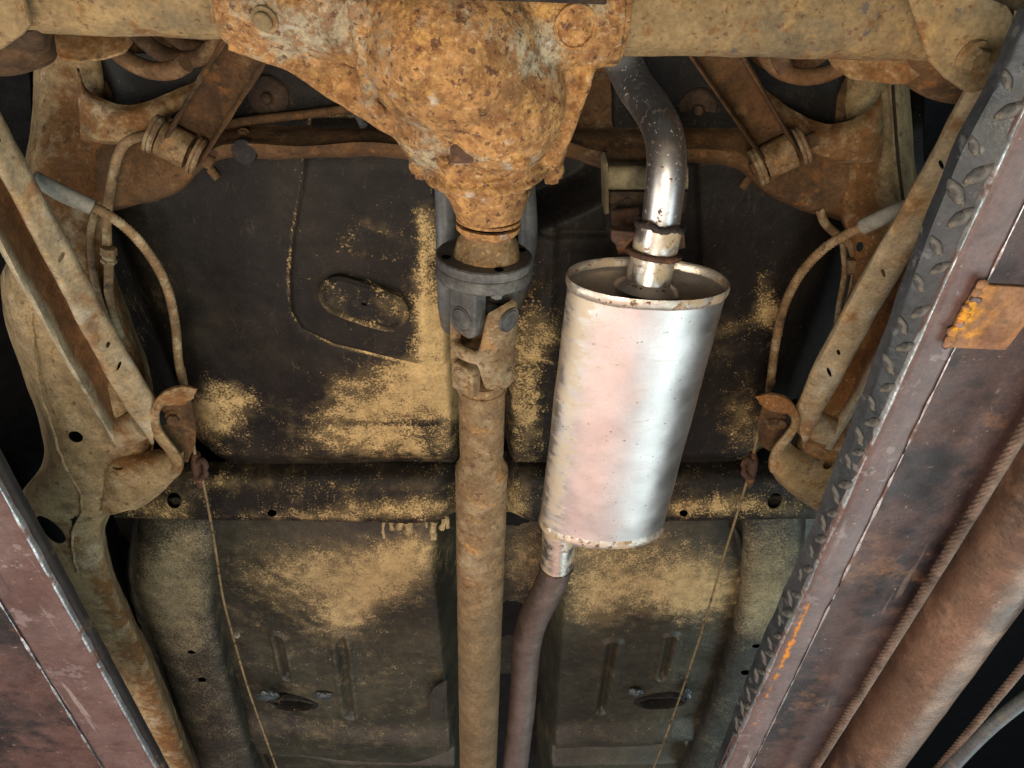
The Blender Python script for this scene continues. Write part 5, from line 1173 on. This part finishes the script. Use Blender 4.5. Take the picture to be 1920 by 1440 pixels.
# tread plate: strip leaning inwards above the flange
tin = wl((1908, 75), (1346, 1440), ZB)
ti = [W(*p, .60) for p in ((1935, 20), (1880, 140), (1780, 345), (1652, 690), (1560, 930), (1508, 1056), (1425, 1240), (1340, 1460))]
tf = [along(fa, t) for t in np.linspace(0, 1, 40)]
ys = np.array([p[1] for p in tf])
fx = lambda y: np.interp(y, ys, [p[0] for p in tf])
row_in = np.array([p + np.array((0, 0, .0)) for p in ti]); row_fl = np.array([(fx(p[1]), p[1], ZB + .0055) for p in ti])
tr = sheet('tread_plate', [row_in + np.array((-.0015, 0, .012)), row_in, row_in * .7 + row_fl * .3, row_in * .3 + row_fl * .7, row_fl, row_fl + np.array((.004, 0, .006))], MAT['paint_black'], hr, nu=110, sub=2, thick=.003, world_pts=True, rough=(.0012, 24), lin=True)
# lugs of the tread plate
lm = bpy.data.meshes.new('tread_lug'); bm = bmesh.new(); nn = 12
ringv = []
for h, s in ((-.0010, 1.0), (.0012, .82), (.0020, .45)):
    ringv.append([bm.verts.new((.0145 * s * math.cos(2 * math.pi * k / nn), .0068 * s * math.sin(2 * math.pi * k / nn) * (1 - .35 * abs(math.cos(2 * math.pi * k / nn))), h)) for k in range(nn)])
for r1, r2 in zip(ringv, ringv[1:]):
    for k in range(nn): bm.faces.new((r1[k], r1[(k + 1) % nn], r2[(k + 1) % nn], r2[k]))
bm.faces.new(ringv[-1])
for f in bm.faces: f.smooth = True
bm.to_mesh(lm); bm.free(); lm.materials.append(MAT['lug'])
ci, cf = cr(row_in, 200), cr(row_fl, 200)
off0 = np.array(origin(hr)); Lp = np.concatenate([[0], np.cumsum(np.linalg.norm(np.diff(ci, axis=0), axis=1))])
rs = np.random.RandomState(3); s0 = 0.0; k = 0
while s0 < Lp[-1] - .02:
    i = int(np.searchsorted(Lp, s0)); i = min(max(i, 1), 198)
    a, b = ci[i], cf[i]; f_ = (.28, .74)[k % 2] + rs.uniform(-.06, .06); pos = a * (1 - f_) + b * f_
    lt = ci[i + 1] - ci[i - 1]; lt /= np.linalg.norm(lt); ac = (b - a) / np.linalg.norm(b - a); nr = np.cross(lt, ac)
    if nr[2] > 0: nr = -nr
    an = math.radians((38, -40)[k % 2] + rs.uniform(-9, 9)); xd = lt * math.cos(an) + ac * math.sin(an); yd = np.cross(nr, xd)
    o = bpy.data.objects.new('tread_lug', lm); col.objects.link(o); o.parent = tr
    pos = pos + nr * .0027 - off0; sc_ = rs.uniform(.8, 1.25)
    if np.linalg.norm(b - a) < .025: sc_ *= .75
    o.matrix_local = Matrix([[xd[j] * sc_, yd[j] * sc_, nr[j] * sc_, pos[j]] for j in range(3)] + [[0, 0, 0, 1]])
    s0 += rs.uniform(.019, .029); k += 1
# web of the runway seen inside the channel
fe = wl((2060, 780), (1640, 1440), .66)
fb66 = (fb[0] + np.array((-.004, 0, .08)), fb[1] + np.array((-.004, 0, .08)))
wb = beam('runway_web', [(fb, (-.004, 0, .010)), (fb66, (0.002, 0, -.02)), (fb66, (.006, 0, -.004)), (fb66, (.02, 0, 0)), (fb66, (.06, 0, 0)), (fb66, (.12, 0, 0)), (fb66, (.195, 0, 0)), (fb66, (.20, 0, .03))], MAT['oxide_web'], hr, n=110, sub=4, thick=.004, rough=(.0014, 10), deg=50)
# rusty plate welded under the flange
pz = ZB - .010
pl = poly_plate('welded_plate', [(1774, 652, pz), (1800, 600, pz), (1838, 534, pz), (1952, 541, pz), (1930, 600, pz), (1886, 657, pz)], (0, 0, 1), .006, MAT['orange_rust'], hr, bevel=.0012, rough=(.0008, 60))
rs = np.random.RandomState(9)
for k, t in enumerate(np.linspace(0, 1, 9)):
    p = W(1772 + (1842 - 1772) * t + 1 + 3 * math.sin(k * 2.3), 650 + (534 - 650) * t, pz + .001); me = bpy.data.meshes.new('weld_bead'); bm = bmesh.new()
    bmesh.ops.create_icosphere(bm, subdivisions=2, radius=rs.uniform(.0035, .0058)); bmesh.ops.scale(bm, vec=(1.1, 1.2, .6), verts=bm.verts); bmesh.ops.translate(bm, vec=Vector(p), verts=bm.verts); bm.to_mesh(me); bm.free()
    me = finish(me, rough=(.0025, 120)); link('weld_bead', me, MAT['orange_rust'] if k % 3 else MAT['oxide'], pl)

attr(pl, 'rust', [(1800, 600, 14, 60, 30, .7), (1870, 645, 22, 10, 0, .55), (1845, 545, 14, 14, 0, .5)], .02)
for o in pl.children: attr(o, 'rust', [(1795, 615, 14, 40, 30, .6)], .2)
# left runway
hl = thing('hoist_runway', 'brown painted hoist runway at the lower left corner', 'hoist', W(130, 1200, ZB))
ga = wl((0, 915), (292, 1440), ZB); gb = wl((0, 1126), (194, 1440), ZB)
o = beam('bottom_flange', [(ga, (0.0, 0, .016)), (ga, (0, 0, .010)), (mid(ga, gb, .03), (0, 0, .002)), (mid(ga, gb, .08), (0, 0, 0)), (mid(ga, gb, .5), (0, 0, -.001)), (mid(ga, gb, .94), (0, 0, 0)), (gb, (0, 0, .003)), (gb, (-.001, 0, .012)), (mid(ga, gb, .9), (0, 0, .014))], MAT['oxide'], hl, n=90, sub=4, thick=.003, deg=50)
attr(o, 'rust', [], -.3)
beam('worn_edge_highlight', [(mid(ga, gb, .985), (0, 0, -.0035)), (mid(ga, gb, 1.02), (0, 0, -.0005)), (mid(ga, gb, 1.03), (0, 0, .008))], MAT['edge_highlight'], hl, n=160, sub=3, thick=.0015, rough=(.0022, 26))  # same painted highlight on the left runway's flange edges
beam('worn_edge_highlight', [(mid(ga, gb, .012), (0, 0, -.0012)), (mid(ga, gb, -.004), (0, 0, .0002)), (mid(ga, gb, -.008), (0, 0, .006))], MAT['edge_highlight'], hl, n=160, sub=3, thick=.0012, rough=(.0012, 30))
beam('black_strip', [(ga, (.001, 0, .008)), (ga, (.004, 0, .008)), (ga, (.0055, 0, .010)), (ga, (.0055, 0, .018))], MAT['rubber'], hl, n=40, sub=3, thick=.003)  # narrow black strip along the flange's inner side
gb66 = (gb[0] + np.array((.004, 0, .08)), gb[1] + np.array((.004, 0, .08)))
beam('runway_web', [(gb, (.004, 0, .010)), (gb66, (-.002, 0, -.02)), (gb66, (-.006, 0, -.004)), (gb66, (-.02, 0, 0)), (gb66, (-.10, 0, 0)), (gb66, (-.22, 0, 0)), (gb66, (-.55, 0, 0))], MAT['oxide_web'], hl, n=90, sub=4, thick=.004, rough=(.0014, 10), deg=50)

# ------------------------------------------------------------------ wire ropes, cylinder and hose under the right runway
def wire_rope(label, p, q, R, strands=6, pitch=.055):
    L_ = np.linalg.norm(q - p); d = (q - p) / L_; _, e1, g1 = basis(d); n = int(L_ / .0035)
    rope = thing('wire_rope', label, 'wire rope', (p + q) / 2, 'hoist wire ropes')
    t = np.linspace(0, L_, n); rs_ = R * .42
    for k in range(strands):
        a = 2 * math.pi * (t / pitch + k / strands)
        pts = p + d * t[:, None] + (R - rs_) * (np.cos(a)[:, None] * e1 + np.sin(a)[:, None] * g1)
        pts = pts - np.array((0, 0, .012)) * np.sin(math.pi * t / L_)[:, None] * .6
        v, f = tube_mesh(pts, rs_, 7, True); me = mesh('strand', v, f)
        for po in me.polygons: po.use_smooth = True
        link('strand', me, MAT['rope'], rope)
    return rope
ra0, ra1 = wl((1920, 786), (1522, 1440), .615); ra0 = ra0 - (ra1 - ra0) * .5
wire_rope('twisted brown wire rope along the web of the right runway, left of the large tube', ra0, ra1, .0072)
cl, cr_2 = wl((1827, 1020), (1567, 1440), .60), wl((1920, 1163), (1710, 1440), .60)
c0, c1 = mid(cl, cr_2, .5); c0 = c0 + np.array((.004, 0, .025)); c1 = c1 + np.array((.004, 0, .025))
hc = thing('hydraulic_cylinder', 'thick red-brown cylinder tube at the lower right corner', 'cylinder', (c0 + c1) / 2)
tube('cylinder_barrel', [c0 - (c1 - c0) * 1.1, c1], .051, MAT['cylinder'], hc, seg=64, n=90, rough=(.0006, 25))
rb0, rb1 = wl((1920, 1233), (1754, 1440), .60)
wire_rope('twisted brown wire rope right of the large cylinder tube in the corner', rb0 - (rb1 - rb0) * 1.3, rb1 + (rb1 - rb0) * .15, .0062)
o = tube('hose', WL([(2900, 700, .80), (2350, 1020, .70), (2010, 1250, .62), (1930, 1305, .60), (1860, 1360, .59), (1800, 1420, .585), (1740, 1490, .58)]), .0105, MAT['pipe_grey'], None, seg=16, n=40)
tag(o, 'grey hose crossing the dark bottom right corner', 'hose')
